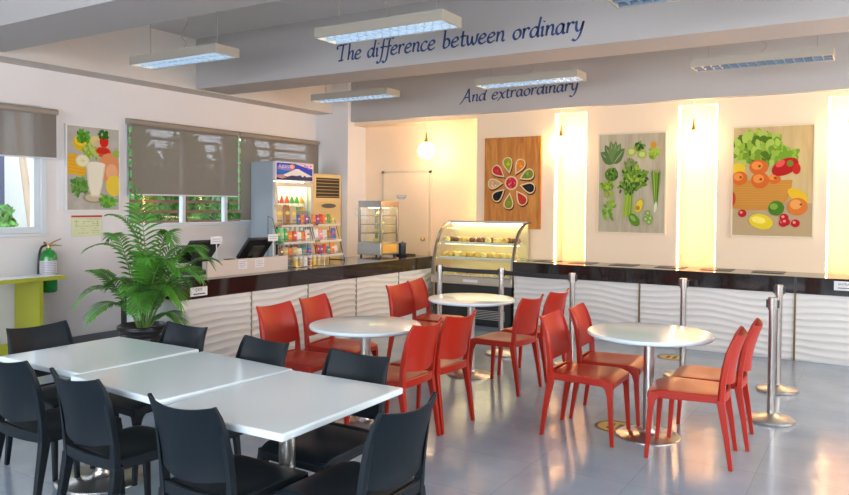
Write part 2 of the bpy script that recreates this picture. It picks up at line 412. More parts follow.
# ------------------------------------------------------------------ painted phrases
GL = {
 'T': (1.35, [[(-.05, 1.35), (-.1, 1.7), (.25, 1.8), (1.0, 1.85), (1.45, 1.95)], [(.72, 1.82), (.62, .9), (.58, .2), (.45, .02)], [(.2, .02), (.6, .0), (.85, .08)]]),
 'h': (1.0, [[(.12, 1.85), (.2, 1.95), (.22, 1.5), (.15, 0)], [(.17, .45), (.4, .9), (.68, .98), (.74, .65), (.7, .15), (.85, .02), (.98, .12)]]),
 'e': (.95, [[(.12, .5), (.5, .55), (.75, .75), (.6, 1.0), (.3, .9), (.08, .5), (.15, .12), (.45, 0), (.85, .2)]]),
 'd': (1.05, [[(.78, .82), (.5, 1.0), (.15, .75), (.06, .35), (.25, .02), (.6, .2), (.8, .75)], [(.95, 1.95), (.85, 1.2), (.78, .3), (.85, .02), (1.0, .1)]]),
 'i': (.48, [[(.0, .8), (.18, .95), (.16, .4), (.2, .02), (.4, .12)], [(.26, 1.38), (.3, 1.5)]]),
 'f': (.72, [[(.95, 1.75), (.75, 1.98), (.5, 1.75), (.42, 1.0), (.34, 0), (.18, -.65), (-.1, -.75), (-.22, -.55)], [(.08, .95), (.78, 1.02)]]),
 'r': (.78, [[(.02, .85), (.16, .98), (.14, .5), (.12, 0)], [(.14, .55), (.32, .9), (.55, 1.0), (.7, .85)]]),
 'n': (1.0, [[(.02, .85), (.16, .98), (.14, .5), (.12, 0)], [(.14, .5), (.38, .92), (.65, .98), (.72, .65), (.68, .15), (.82, .02), (.96, .12)]]),
 'c': (.85, [[(.75, .85), (.5, 1.0), (.18, .8), (.06, .4), (.2, .05), (.5, 0), (.8, .2)]]),
 'b': (1.0, [[(.1, 1.8), (.2, 1.95), (.2, 1.3), (.14, .1)], [(.14, .1), (.4, 0), (.75, .25), (.78, .7), (.5, .98), (.2, .75)]]),
 't': (.72, [[(.32, 1.55), (.28, .6), (.3, .1), (.5, 0), (.68, .12)], [(.02, .98), (.65, 1.05)]]),
 'w': (1.35, [[(.0, .88), (.12, .98), (.16, .4), (.35, .0), (.6, .35), (.66, .85), (.68, .35), (.9, 0), (1.15, .4), (1.2, 1.0), (1.35, .95)]]),
 'o': (.95, [[(.5, 1.0), (.15, .78), (.07, .35), (.35, 0), (.72, .25), (.76, .75), (.5, 1.0)]]),
 'y': (.95, [[(.02, .88), (.14, .98), (.16, .4), (.35, .08), (.65, .35), (.8, .98)], [(.8, .98), (.7, .2), (.5, -.5), (.2, -.8), (-.1, -.65)]]),
 'a': (1.0, [[(.72, .85), (.45, 1.0), (.12, .7), (.08, .25), (.3, 0), (.62, .3), (.74, .9)], [(.74, .95), (.7, .25), (.82, .02), (.96, .12)]]),
 'A': (1.45, [[(-.3, -.25), (-.1, -.05), (.3, .6), (.85, 1.85), (.9, 1.85), (1.0, .9), (1.1, .1), (1.3, .02)], [(.3, .65), (1.05, .72)]]),
 'x': (.9, [[(.05, .92), (.25, .9), (.45, .5), (.65, .05), (.88, .08)], [(.8, .95), (.5, .55), (.1, -.05), (-.1, -.3)]]),
 ' ': (.75, []),
}
def lettering(text, x0, x1, y, z0, tilt, xh, label, pen=.22, asc=1.):
    adv = sum(GL[c][0] for c in text); sc = (x1-x0)/adv
    t = thing('wall_lettering', label, 'lettering', (0, 0, 0))
    b = MB(); cx = 0
    nib = Vector((math.cos(.65), math.sin(.65), 0))
    for ch in text:
        for st in GL[ch][1]:
            P = smoothpts(st, 5)
            Lp, Rp = [], []
            for i, p in enumerate(P):
                d = (P[min(i+1, len(P)-1)]-P[max(i-1, 0)]); d = d.normalized() if d.length > 1e-6 else Vector((1, 0, 0))
                q = Vector((-d.y, d.x, 0)); h = pen/2*(.45+.65*abs(q.dot(nib)))
                Lp.append(p+q*h); Rp.append(p-q*h)
            def W(p, dd):
                X = (cx+p.x+p.y*.10)*sc; Z = (p.y if p.y < 1 or ch == 'A' else 1+(p.y-1)*asc)*xh
                return Vector((x0+X*math.cos(tilt)-Z*math.sin(tilt), y-dd, z0+X*math.sin(tilt)+Z*math.cos(tilt)))
            for i in range(len(P)-1):
                b.hexa([W(Lp[i], .0005), W(Rp[i], .0005), W(Rp[i+1], .0005), W(Lp[i+1], .0005), W(Lp[i], .003), W(Rp[i], .003), W(Rp[i+1], .003), W(Lp[i+1], .003)])
        cx += GL[ch][0]
        if len(b.bm.verts): b.build('letter', mNavy, t)
        b = MB()
    return t
lettering('The difference between ordinary', -5.05, -2.26, 6.322, 3.160, 0, .092, 'navy painted words The difference between ordinary on the nearer grey beam')
lettering('And extraordinary', -5.03, -3.32, 9.10, 3.050, .030, .094, 'navy painted words And extraordinary on the far beam', asc=.5)

# ------------------------------------------------------------------ counters
def wave_panel(fn_pt, L, z0, z1, nm, parent, seed=0):
    # relief board; fn_pt(s, d, z) with s along the board and d out of it
    b = MB(); nu = max(4, int(L/.03)); nv = 64
    def h(s, z):
        ph = 2*PI*(z/.072 + .33*math.sin(s*3.1+seed) + .22*math.sin(s*6.3+1.3*seed+z*4) + .15*math.sin(s*1.7-z*7))
        return .012*(1-abs(math.sin(ph/2))**.75)
    b.grid(lambda u, v: fn_pt(u*L, .004+h(u*L, z0+v*(z1-z0)), z0+v*(z1-z0)), nu, nv)
    c = [fn_pt(s, d, z) for z in (z0, z1) for s, d in ((0, -.012), (L, -.012), (L, .003), (0, .003))]
    b.hexa(c)
    return b.build(nm, mWave, parent)
ZT, ZF = .885, .72
XC = -5.33      # front face of left counter
YC = 8.56       # front face of back counter
t = thing('left_service_counter', 'left service counter with black top and white wave panels, cash registers on it', 'counter', (0, 0, 0))
b = MB(); b.box(XC-.85, XC, 4.45, 8.90, ZT-.03, ZT); b.build('countertop', mGran, t, bevel=.003)
b = MB(); b.box(XC-.02, XC-.001, 4.45, 8.90, ZF, ZT-.03); b.box(XC-.84, XC-.02, 4.451, 4.47, ZF, ZT-.03); b.build('fascia', mBrownGran, t)
b = MB(); b.box(XC-.82, XC-.03, 4.475, 8.89, .0, ZF); b.build('body', M('pale_gloss_counter_side', (.52, .56, .54), .15), t)
seamsL = [4.47, 5.34, 6.20, 7.08, 8.0, 8.89]
for i in range(5):
    a, c2 = seamsL[i]+.006, seamsL[i+1]-.006
    wave_panel(lambda s, d, z, a=a: Vector((XC-.025+d, a+s, z)), c2-a, .02, ZF, 'wave_panel', t, i*1.7)
for y in seamsL[1:-1]: b = MB(); b.box(XC-.03, XC-.008, y-.006, y+.006, 0, ZF); b.build('joint_strip', mRail, t)
b = MB(); b.box(XC-.84, XC-.80, 4.44, 4.474, 0, ZF); b.build('corner_post', mBlack, t)

t = thing('back_service_counter', 'long service counter with black top and white wave panels under the back wall pictures', 'counter', (0, 0, 0))
XA, XB = -3.97, 1.5
b = MB(); b.box(XA, XB, YC, 9.19, ZT-.03, ZT); b.build('countertop', mGran, t, bevel=.003)
b = MB(); b.box(XA, XB, YC+.001, YC+.02, ZF-.01, ZT-.03); b.build('fascia', mGran, t)
b = MB(); b.box(XA+.01, XB, YC+.04, 9.18, 0, ZF-.01); b.build('body', mWhite, t)
seamsB = [-3.965, -2.354, -.728, .9, 1.5]
for i in range(4):
    a, c2 = seamsB[i]+.008, seamsB[i+1]-.008
    wave_panel(lambda s, d, z, a=a: Vector((a+s, YC+.03-d, z)), c2-a, .02, ZF-.01, 'wave_panel', t, 2+i*1.3)
mBronze = M('bronze_joint_strip', (.16, .10, .03), .4, metal=.5)
for x in seamsB[1:-1]: b = MB(); b.box(x-.009, x+.009, YC+.01, YC+.035, 0, ZF-.01); b.build('joint_strip', mBronze, t)
b = MB()
for x in (-.728,): b.box(x-.012, x+.012, YC-.004, YC+.004, ZF-.01, ZT+.001)
b.build('fascia_joint', mBlack, t)
for i, (xa, xb) in enumerate(((-3.80, -3.50), (-3.32, -3.02), (-2.80, -2.50), (-2.25, -1.93), (-1.74, -1.40), (-1.19, -.87))):
    b = MB(); b.box(xa, xb, 8.80, 9.12, ZT+.0005, ZT+.004); b.box(xa+.02, xb-.02, 8.82, 9.10, ZT+.004, ZT+.006)
    nm = ['closest to the pastry case', 'second from the pastry case', 'third from the pastry case', 'fourth from the pastry case', 'fifth from the pastry case', 'rightmost, under the fruit picture'][i]
    tag(b.build('warming_plate', mBlack, bevel=.003), 'flat black warming plate on the back counter, ' + nm, 'warming plate', 'warming plates on the back counter')

# small signs on the fascias (text bars)
def font_text(s, size, loc, rot, mat, name, parent, ext=.0008, sx=1):
    cu = bpy.data.curves.new(name, 'FONT'); cu.body = s; cu.size = size; cu.extrude = ext; cu.align_x = 'CENTER'; cu.align_y = 'CENTER'
    tmp = bpy.data.objects.new('tmp', cu); C.objects.link(tmp)
    dg = bpy.context.evaluated_depsgraph_get(); me = bpy.data.meshes.new_from_object(tmp.evaluated_get(dg))
    bpy.data.objects.remove(tmp)
    o = bpy.data.objects.new(name, me); C.objects.link(o); me.materials.clear(); me.materials.append(mat)
    o.location = loc; o.rotation_euler = rot; o.scale = (sx, 1, 1); o.parent = parent
    return o
mInk = M('black_ink', (.02, .02, .025), .5)
t = thing('counter_sign', 'small white EXIT sign with black bar on left counter end fascia', 'sign', (XC+.0005, 4.655, .787), PI/2)
b = MB(); b.box(-.10, .10, -.004, 0, -.042, .042); b.build('sign_plate', mPaper, t, bevel=.003)
font_text('EXIT', .042, (0, -.0045, .016), (PI/2, 0, 0), mInk, 'sign_text', t)
b = MB(); b.prism([(-.07, -.022), (-.055, -.014), (-.055, -.017), (.07, -.017), (.07, -.027), (-.055, -.027), (-.055, -.030)], .001, lambda u, v, d: Vector((u, -.0042-d, v))); b.build('arrow', mInk, t)
t = thing('counter_sign', 'small white ENTRANCE sign on the black fascia at the far right edge', 'sign', (-.265, YC+.0, .815), 0)
b = MB(); b.box(-.11, .13, -.005, -.0005, -.047, .047); b.build('sign_plate', mPaper, t, bevel=.003)
font_text('ENTRANCE', .032, (.01, -.0055, .016), (PI/2, 0, 0), mInk, 'sign_text', t)
b = MB(); b.prism([(-.075, -.018), (.10, -.018), (.10, -.026), (-.075, -.026)], .001, lambda u, v, d: Vector((u, -.0052-d, v))); b.build('arrow', mInk, t)
t = thing('door_sign', 'small grey lettered sign on the cream door in the back wall', 'sign', (-6.28, YB-.036, 1.72), 0)
b = MB(); b.prism([(-.09, .035), (.09, .035), (.085, 0), (.05, -.03), (-.05, -.03), (-.085, 0)], .004, lambda u, v, d: Vector((u, -d, v))); b.build('sign_plate', M('grey_sign_plate', (.42, .38, .36), .4), t)
b = MB(); b.box(-.07, .07, -.0052, -.0041, .010, .026); b.box(-.045, .045, -.0052, -.0041, -.018, -.008); b.build('sign_text', mPaper, t)

# ------------------------------------------------------------------ pictures
def ell(cx, cy, rx, ry, n=22, a=0):
    return [(cx+rx*math.cos(2*PI*k/n)*math.cos(a)-ry*math.sin(2*PI*k/n)*math.sin(a), cy+rx*math.cos(2*PI*k/n)*math.sin(a)+ry*math.sin(2*PI*k/n)*math.cos(a)) for k in range(n)]
def tear(cx, cy, L, Wd, a, n=20):  # rounded end away from tip; tip towards angle a+pi
    out = []
    for k in range(n):
        t = 2*PI*k/n; x = -math.cos(t)*L/2; y = math.sin(t)*(math.sin(t/2)**1.4)*Wd/2*1.15
        x = -x if False else x
        x = math.cos(t)*-L/2
        out.append((cx+x*math.cos(a)-y*math.sin(a), cy+x*math.sin(a)+y*math.cos(a)))
    return out
def leafp(x0, y0, x1, y1, wd):
    dx, dy = x1-x0, y1-y0; L = math.hypot(dx, dy) or 1; nx, ny = -dy/L*wd/2, dx/L*wd/2; pts = []
    for t, s in ((0, 0), (.2, .7), (.45, 1), (.7, .8), (.9, .35), (1, 0)): pts.append((x0+dx*t+nx*s, y0+dy*t+ny*s))
    for t, s in ((.9, .35), (.7, .8), (.45, 1), (.2, .7)): pts.append((x0+dx*t-nx*s, y0+dy*t-ny*s))
    return pts
def picture(name, label, loc, rz, Wd, H, shapes, bgmat, framemat, fw=.018, depth=.03):
    t = thing(name, label, 'picture', loc, rz)
    b = MB(); b.box(-Wd/2, Wd/2, -depth, 0, -H/2, -H/2+fw); b.box(-Wd/2, Wd/2, -depth, 0, H/2-fw, H/2)
    b.box(-Wd/2, -Wd/2+fw, -depth, 0, -H/2+fw, H/2-fw); b.box(Wd/2-fw, Wd/2, -depth, 0, -H/2+fw, H/2-fw)
    b.build('picture_frame', framemat, t)
    b = MB(); b.box(-Wd/2+fw, Wd/2-fw, -depth+.006, -.001, -H/2+fw, H/2-fw); b.build('picture_board', bgmat, t)
    b = MB().mat(mPrint); yy = -depth+.006; w2, h2 = Wd-2*fw, H-2*fw
    for i, (poly, col) in enumerate(shapes):
        col = tuple(c_**1.3 for c_ in col)
        d = yy-.0004-.00003*i; b.color(col)
        P = [(max(-.5, min(.5, u-.5))*w2, max(-.5, min(.5, v-.5))*h2) for u, v in poly]
        b._f([b.v(Vector((u, d, v))) for u, v in P], False)
    o = b.build('printed_image', None, t)
    return t
rnd = random.Random(3)
# 1 spoons flower (photo coordinates 0..1, v up)
S = []; asp = .845/1.26
def P1(cx, cy): return (cx, cy)
cx, cy = .485, .50
fills = [(.72, .32, .05), (.24, .32, .05), (.03, .02, .02), (.60, .06, .03), (.30, .32, .04), (.02, .02, .02), (.62, .45, .25), (.62, .05, .06), (.40, .42, .04)]
angs = [62, 24, -14, -54, -98, -140, -178, 142, 102]
for f, a in zip(fills, angs):
    a = math.radians(a); R_ = .30
    px, py = cx+math.cos(a)*R_, cy+math.sin(a)*R_*asp
    def tr(poly): return [(px+x, py+y*asp) for x, y in poly]
    S.append((tr([(x+.012, y-.02) for x, y in tear(0, 0, .30, .24, a)]), (.16, .05, .015)))
    S.append((tr(tear(0, 0, .29, .23, a)), (.78, .62, .42)))
    S.append((tr(tear(.012*math.cos(a), .012*math.sin(a), .235, .175, a)), f))
    for q in range(14):
        rr = rnd.uniform(0, .05); an = rnd.uniform(0, 6.28); c = [min(1, max(0, k*rnd.uniform(.5, 1.7)+rnd.uniform(-.01, .04))) for k in f]
        S.append((tr(ell(.035*math.cos(a)+rr*math.cos(an), .035*math.sin(a)+rr*math.sin(an), .016, .016, 7)), tuple(c)))
S.append(([(cx+x, cy+y*asp) for x, y in ell(0, 0, .125, .12)], (.78, .6, .42)))
S.append(([(cx+x, cy+y*asp) for x, y in ell(0, 0, .098, .095)], (.65, .06, .09)))
for q in range(14):
    rr = rnd.uniform(0, .07); an = rnd.uniform(0, 6.28)
    S.append(([(cx+x, cy+y*asp) for x, y in ell(rr*math.cos(an), rr*math.sin(an), .018, .018, 7)], rnd.choice([(.8, .15, .2), (.5, .03, .05), (.85, .35, .35)])))
mWoodOr = wood('orange_wood_print', (.40, .12, .012), (.62, .25, .04), 1.5, .6, 'Z')
picture('spice_spoon_picture', 'picture of nine teardrop bowls in a flower shape on orange wood', (-4.275, 9.1995, 1.915), 0, .84, 1.25, S, mWoodOr, mWoodOr)
# 2 green vegetables
S = []
def blob(cx, cy, rx, ry, col, a=0, n=18): S.append((ell(cx, cy, rx, ry, n, a), col))
def bush(cx, cy, rx, ry, cols, n, sz):
    for _ in range(n):
        a = rnd.uniform(0, 6.28); r = rnd.uniform(0, 1)**.6
        x, y = cx+rx*r*math.cos(a), cy+ry*r*math.sin(a); aa = rnd.uniform(0, 6.28)
        S.append((leafp(x, y, x+sz*math.cos(aa), y+sz*.67*math.sin(aa), sz*.55), rnd.choice(cols)))
G1 = [(.10, .20, .03), (.17, .30, .04), (.27, .40, .07), (.06, .13, .03)]
G2 = [(.35, .48, .06), (.45, .55, .10), (.22, .36, .04)]
for a in (150, 125, 100, 80, 60, 40):
    r_ = math.radians(a); S.append((leafp(.22, .70, .22+.23*math.cos(r_), .70+.24*math.sin(r_), .12), rnd.choice([(.16, .24, .09), (.22, .30, .12)])))
    S.append((leafp(.22, .70, .22+.21*math.cos(r_), .70+.22*math.sin(r_), .012), (.45, .50, .28)))
bush(.62, .87, .07, .04, G1, 40, .06)
blob(.50, .82, .075, .045, (.45, .50, .12)); blob(.50, .82, .045, .028, (.62, .66, .28)); blob(.66, .79, .075, .045, (.42, .50, .12)); blob(.66, .79, .045, .026, (.6, .64, .25))
blob(.83, .88, .045, .035, (.62, .33, .05)); bush(.85, .79, .05, .05, G2, 24, .07)
bush(.50, .69, .10, .05, [(.33, .38, .16), (.24, .3, .1)], 60, .05)
blob(.20, .59, .105, .07, (.13, .24, .03)); bush(.20, .59, .07, .05, G1, 40, .05)
for k_ in range(9):
    x = .42+k_*.014; S.append(([(x, .50), (x+.012, .50), (x-.03+.003*k_, .16), (x-.045+.003*k_, .16)], rnd.choice(G2)))
bush(.55, .55, .18, .10, G1+G2, 170, .07); bush(.45, .45, .12, .05, G1, 50, .06)
for k_ in range(12):
    x = .80+k_*.012; S.append(([(.86+k_*.003, .26), (.866+k_*.003, .26), (x+.012, .62+.03*math.sin(k_*2)), (x, .60)], rnd.choice(G1+G2)))
S.append((leafp(.86, .2, .885, .32, .05), (.7, .74, .5)))
bush(.13, .47, .10, .03, G2, 40, .06); blob(.20, .40, .035, .028, (.42, .5, .1)); blob(.13, .38, .035, .028, (.35, .45, .08)); blob(.22, .345, .03, .022, (.4, .5, .1))
for k_ in range(14):
    x = rnd.uniform(.05, .22); y = rnd.uniform(.17, .30); S.append((leafp(x, y, x+.07, y-.07+rnd.uniform(-.03, .1), .04), rnd.choice([(.30, .48, .05), (.38, .56, .08), (.2, .38, .04)])))
blob(.63, .27, .085, .055, (.45, .5, .05), .9); blob(.63, .27, .07, .044, (.80, .60, .08), .9); blob(.61, .25, .033, .024, (.50, .28, .05))
blob(.56, .13, .09, .055, (.16, .32, .03), -.5); blob(.54, .145, .05, .022, (.35, .5, .12), -.5)
for q in ((.76, .20), (.80, .15), (.73, .14), (.78, .11)): blob(q[0], q[1], .042, .03, (.30, .42, .10)); blob(q[0], q[1], .02, .014, (.5, .6, .28))
mWoodGr = wood('pale_grey_wood_print', (.38, .31, .20), (.50, .42, .29), 1.2, .6, 'Z')
mPale = M('cream_picture_frame', (.72, .60, .42), .45)
picture('vegetable_picture', 'framed picture of green vegetables laid out on grey wood', (-2.645, 9.1995, 1.897), 0, .862, 1.27, S, mWoodGr, mPale)
# 3 fruit bowl
S = []
S.append(([(0, 0), (1, 0), (1, .30), (0, .34)], (.56, .43, .26)))
bush(.30, .80, .30, .12, [(.25, .38, .04), (.36, .50, .07), (.48, .60, .14), (.14, .24, .02)], 230, .12)
bush(.66, .74, .14, .05, [(.25, .42, .04), (.38, .52, .09)], 60, .10)
blob(.06, .62, .10, .05, (.78, .58, .05))
S.append(([(0, .51), (.755, .51), (.74, .42), (.69, .33), (.60, .265), (.45, .24), (.2, .235), (0, .25)], (.62, .32, .07)))
for k_ in range(9): S.append(([(0, .47-.022*k_), (.74-.014*k_, .47-.022*k_), (.74-.014*k_, .466-.022*k_), (0, .466-.022*k_)], (.68, .38, .10)))
for q in ((.09, .53, .10, .065), (.33, .63, .12, .07), (.35, .51, .115, .075), (.53, .52, .08, .045)):
    blob(*q, (.68, .20, .035)); blob(q[0]-.02, q[1]+.015, q[2]*.6, q[3]*.55, (.82, .34, .09)); blob(q[0]+.01, q[1]+.01, .018, .012, (.30, .12, .02))
blob(.66, .63, .17, .075, (.52, .02, .015), .25); blob(.60, .66, .06, .03, (.78, .15, .12), .3); blob(.72, .66, .04, .03, (.22, .30, .04)); blob(.80, .61, .05, .05, (.60, .04, .02))
blob(-.01, .34, .05, .07, (.62, .08, .02)); blob(.82, .37, .13, .055, (.78, .53, .04), -.35)
blob(.82, .27, .125, .08, (.70, .25, .05)); blob(.80, .29, .07, .045, (.82, .42, .14)); blob(.86, .29, .015, .01, (.2, .15, .03))
blob(.56, .255, .10, .068, (.12, .26, .02)); blob(.53, .27, .05, .03, (.28, .45, .08))
blob(.37, .13, .155, .07, (.78, .62, .05), -.12); blob(.34, .145, .09, .032, (.88, .76, .2), -.12)
for q in ((.13, .205), (.66, .17), (.65, .12), (.80, .12), (.68, .13)): blob(q[0], q[1], .055, .036, (.55, .02, .03)); blob(q[0]-.015, q[1]+.008, .02, .012, (.85, .35, .3))
mWoodYe = wood('golden_wood_print', (.50, .34, .13), (.60, .43, .18), 1.0, .6, 'Z')
picture('fruit_bowl_picture', 'framed picture of a wooden fruit bowl with lettuce, peppers and a lemon', (-1.04, 9.1995, 1.905), 0, .862, 1.28, S, mWoodYe, mPale)
# 4 juice glasses on left wall
S = []
blob(.28, .80, .17, .10, (.72, .50, .04)); blob(.26, .83, .12, .065, (.85, .62, .05)); bush(.30, .88, .09, .05, [(.10, .30, .03), (.18, .42, .05)], 50, .09)
blob(.55, .84, .13, .06, (.70, .62, .30)); blob(.62, .75, .15, .11, (.66, .52, .36))
S.append(([(.0, .43), (.33, .40), (.36, .55), (.30, .65), (.02, .67)], (.78, .48, .05)))
for k_ in range(5): S.append(([(0, .46+.04*k_), (.32, .44+.04*k_), (.32, .445+.04*k_), (0, .465+.04*k_)], (.68, .36, .03)))
blob(.70, .84, .09, .075, (.66, .03, .02)); bush(.70, .92, .06, .03, [(.05, .2, .02)], 20, .07)
blob(.68, .71, .16, .065, (.70, .13, .05)); blob(.68, .725, .13, .038, (.60, .05, .02)); bush(.44, .70, .12, .08, [(.35, .48, .08), (.50, .62, .2)], 50, .08)
blob(.80, .52, .22, .18, (.75, .36, .18)); blob(.85, .47, .12, .10, (.80, .48, .30)); blob(.90, .30, .17, .13, (.80, .62, .10)); blob(.95, .70, .08, .05, (.4, .5, .12))
bush(.24, .28, .14, .08, [(.14, .30, .07), (.22, .40, .12)], 60, .10)
blob(.50, .15, .22, .07, (.42, .36, .25)); blob(.50, .15, .17, .05, (.60, .54, .42))
bush(.78, .10, .13, .05, [(.16, .38, .06), (.25, .5, .1)], 50, .09)
S.append(([(.34, .55), (.72, .55), (.66, .30), (.60, .16), (.44, .16), (.38, .30)], (.72, .66, .52)))
S.append(([(.37, .54), (.69, .54), (.64, .30), (.585, .18), (.455, .18), (.41, .30)], (.80, .76, .64)))
blob(.53, .55, .19, .035, (.80, .76, .66)); blob(.28, .59, .13, .075, (.72, .70, .48)); blob(.28, .59, .10, .058, (.80, .76, .56)); blob(.29, .59, .02, .013, (.6, .58, .4))
for k_ in range(6): S.append((leafp(.28, .59, .28+.085*math.cos(k_*PI/3), .59+.05*math.sin(k_*PI/3), .01), (.7, .66, .4)))
picture('juice_picture', 'framed picture of milky juice glass with fruits on the left wall', (XL+.0005, 5.125, 1.985), PI/2, .68, .965, S, M('grey_stone_print', (.40, .38, .34), .5, var=.12, vscale=9), M('pale_picture_frame', (.72, .71, .70), .4), fw=.016)
# evacuation notice
t = thing('wall_notice', 'small yellow green notice sheet with red header under the juice picture', 'notice', (XL+.0005, 5.05, 1.335), PI/2)
b = MB().mat(M('yellow_green_notice', (.62, .66, .42), .45)); b.box(-.19, .19, -.006, 0, -.12, .12); b.build('notice_sheet', None, t)
b = MB(); b.box(-.19, .19, -.0075, -.0062, .098, .12); b.build('header_bar', M('red_header', (.45, .02, .02), .4), t)
b = MB()
rn = random.Random(5)
for r_ in range(7):
    x = -.15
    while x < .14:
        l_ = rn.uniform(.012, .05)
        if rn.random() < .7: b.box(x, min(.16, x+l_), -.0072, -.0062, .075-r_*.026, .075-r_*.026+.004)
        x += l_+.01
for x in (-.13, .13): b.box(x-.002, x+.002, -.0072, -.0062, .0, .07)
b.build('plan_drawing', M('olive_print_ink', (.22, .25, .10), .5), t)

# ------------------------------------------------------------------ blinds
def blind(y0, y1, zb, label, x=XL+.07):
    t = thing('roller_blind', label, 'roller blind', (x, (y0+y1)/2, 2.565), 0, 'taupe roller blinds on the left wall')
    h = (y1-y0)/2
    b = MB(); b.tube([(0, -h, 0), (0, h, 0)], .036, 18); b.box(-.07, -.03, -h, h, -.03, .04); b.build('blind_roller', mBlindBar, t)
    b = MB(); b.shell(lambda u, v: Vector((.02+.0015*math.sin(u*14), -h+.02+u*(2*h-.04), -.02-v*(2.545-zb))), 24, 6, lambda u, v: (-.0015, 0, 0)); b.build('blind_fabric', mBlind, t)
    b = MB(); b.tube([(.02, -h+.02, zb-2.565), (.02, h-.02, zb-2.565)], .009, 8); b.build('bottom_bar', mPaper, t)
    b = MB(); b.tube([(.045, h-.03, -.02), (.047, h-.03, -1.05), (.047, h-.015, -1.05), (.045, h-.015, -.02)], .002, 5); b.build('pull_chain', mPaper, t)
blind(2.1, 4.66, 2.07, 'taupe roller blind over the white lit window at the left edge')
blind(5.555, 7.285, 1.70, 'wide taupe roller blind over the slatted garden view, right of the juice picture')
blind(7.305, 9.0, 1.36, 'taupe roller blind pulled lowest, behind the tall drinks fridge')

# ------------------------------------------------------------------ outdoors beyond the left windows
b = MB(); b.box(-16, XL-.2, -4, 14, -.3, -.1); struct(b.build('outdoor_ground', mGround))
t = thing('garden_wall', 'bright white plaster wall seen outside the left edge window', 'wall', (-10.8, 5.2, -.1))
b = MB(); b.box(-.1, .1, -3.2, 1.45, 0, 4.2); b.build('wall_body', mPlaster, t)
b = MB(); b.tube(smoothpts([(0, .25, 0), (0, .18, 1.2), (-.03, .08, 2.1), (0, -.08, 3.3)]), [.07, .06, .05, .045], 10)
o = b.build('bare_tree_trunk', M('beige_bark', (.55, .42, .30), .8, bump=(30, .5))); o.location = (-10.3, 5.80, -.1)
tag(o, 'beige bare trunk standing outside the left edge window before the white wall', 'tree')
t = thing('slatted_fence', 'brown horizontal slat fence outside the garden view window', 'fence', (-8.55, 7.6, -.1))
b = MB()
for i in range(17): b.box(-.015, .015, -1.75, 2.5, .40+i*.145, .40+i*.145+.04)
b.build('slats', mBrownWood, t)
for y in (-1.7, -.35, 1.0, 2.4):
    b = MB(); b.box(-.05, -.016, y-.02, y+.02, 0, 2.9); b.build('fence_post', mBrownWood, t)
def shrub(loc, rx, ry, rz, n, label, seed):
    r = random.Random(seed); b = MB()
    for _ in range(n):
        d = Vector((r.gauss(0, 1), r.gauss(0, 1), r.gauss(0, 1))).normalized()*r.uniform(.78, 1)
        c = Vector((d.x*rx, d.y*ry, d.z*rz+rz)); s_ = r.uniform(.04, .085)
        q = Euler((r.uniform(0, 6), r.uniform(0, 6), r.uniform(0, 6))).to_matrix()
        P = [c+q@Vector(p)*s_ for p in ((-1, 0, 0), (-.3, .4, .05), (.5, .35, .1), (1.1, 0, 0), (.5, -.35, .1), (-.3, -.4, .05))]
        b._f([b.v(p) for p in P], False)
    b.ball((0, 0, rz), rx*.78, ry*.78, rz*.8, n=20, m=14, jit=.08)
    t_ = thing('garden_shrub', label, 'shrub', loc, 0, 'green shrubs beyond the slat fence')
    b.build('foliage', mBushA, t_); b = MB(); b.cyl(0, 0, 0, rz*.3, .05, n=8); b.build('trunk', mBrownWood, t_)
shrub((-9.6, 7.1, -.1), .6, .40, 1.5, 1900, 'leafy shrub seen through the left part of the garden view window', 1)
shrub((-9.6, 8.1, -.1), .6, .46, 1.45, 1900, 'leafy shrub seen through the middle of the garden view window', 2)
shrub((-9.7, 9.3, -.1), .6, .56, 1.5, 1900, 'leafy shrub seen at the right end of the garden view window', 3)
shrub((-9.7, 5.27, -.1), .2, .13, .85, 420, 'small shrub outside the left edge window beside the dark blue pillar', 4)
t = thing('outdoor_pillar', 'dark blue grey pillar outside at the left edge window', 'pillar', (-10.45, 5.50, -.1))
b = MB(); b.box(-.08, .08, -.12, .12, 0, 3.4); b.box(-.11, .11, -.15, .15, 0, .2); b.build('pillar_shaft', M('slate_blue_paint', (.07, .09, .16), .6), t)

# ------------------------------------------------------------------ pendant globes
pend = [(-5.63, 9.13, 'globe pendant lamp glowing beside the cream door'), (-3.56, 9.135, 'globe pendant lamp in the recess left of the vegetable picture'),
        (-1.895, 9.135, 'globe pendant lamp in the recess between vegetable and fruit bowl pictures'), (-.275, 9.135, 'globe pendant lamp cut by the right edge of the photo')]
p0 = None
for x, y, lb in pend:
    if p0 is None:
        t = thing('globe_pendant_lamp', lb, 'pendant lamp', (x, y, 2.40), 0, 'glass globe pendant lamps'); p0 = t
        b = MB(); b.ball((0, 0, 0), .12, n=24, m=16); b.build('globe', mGlobe, t)
        b = MB(); b.lathe([(.0, .115), (.035, .115), (.03, .135), (.012, .20), (.008, .26), (0, .262)], n=16); b.build('brass_cap', mBrass, t)
        b = MB(); b.cyl(0, 0, .26, 2.885-2.40, .004, n=6); b.build('hanging_cord', mWhite, t)
    else: dup(p0, (x, y, 2.40), 0, lb)

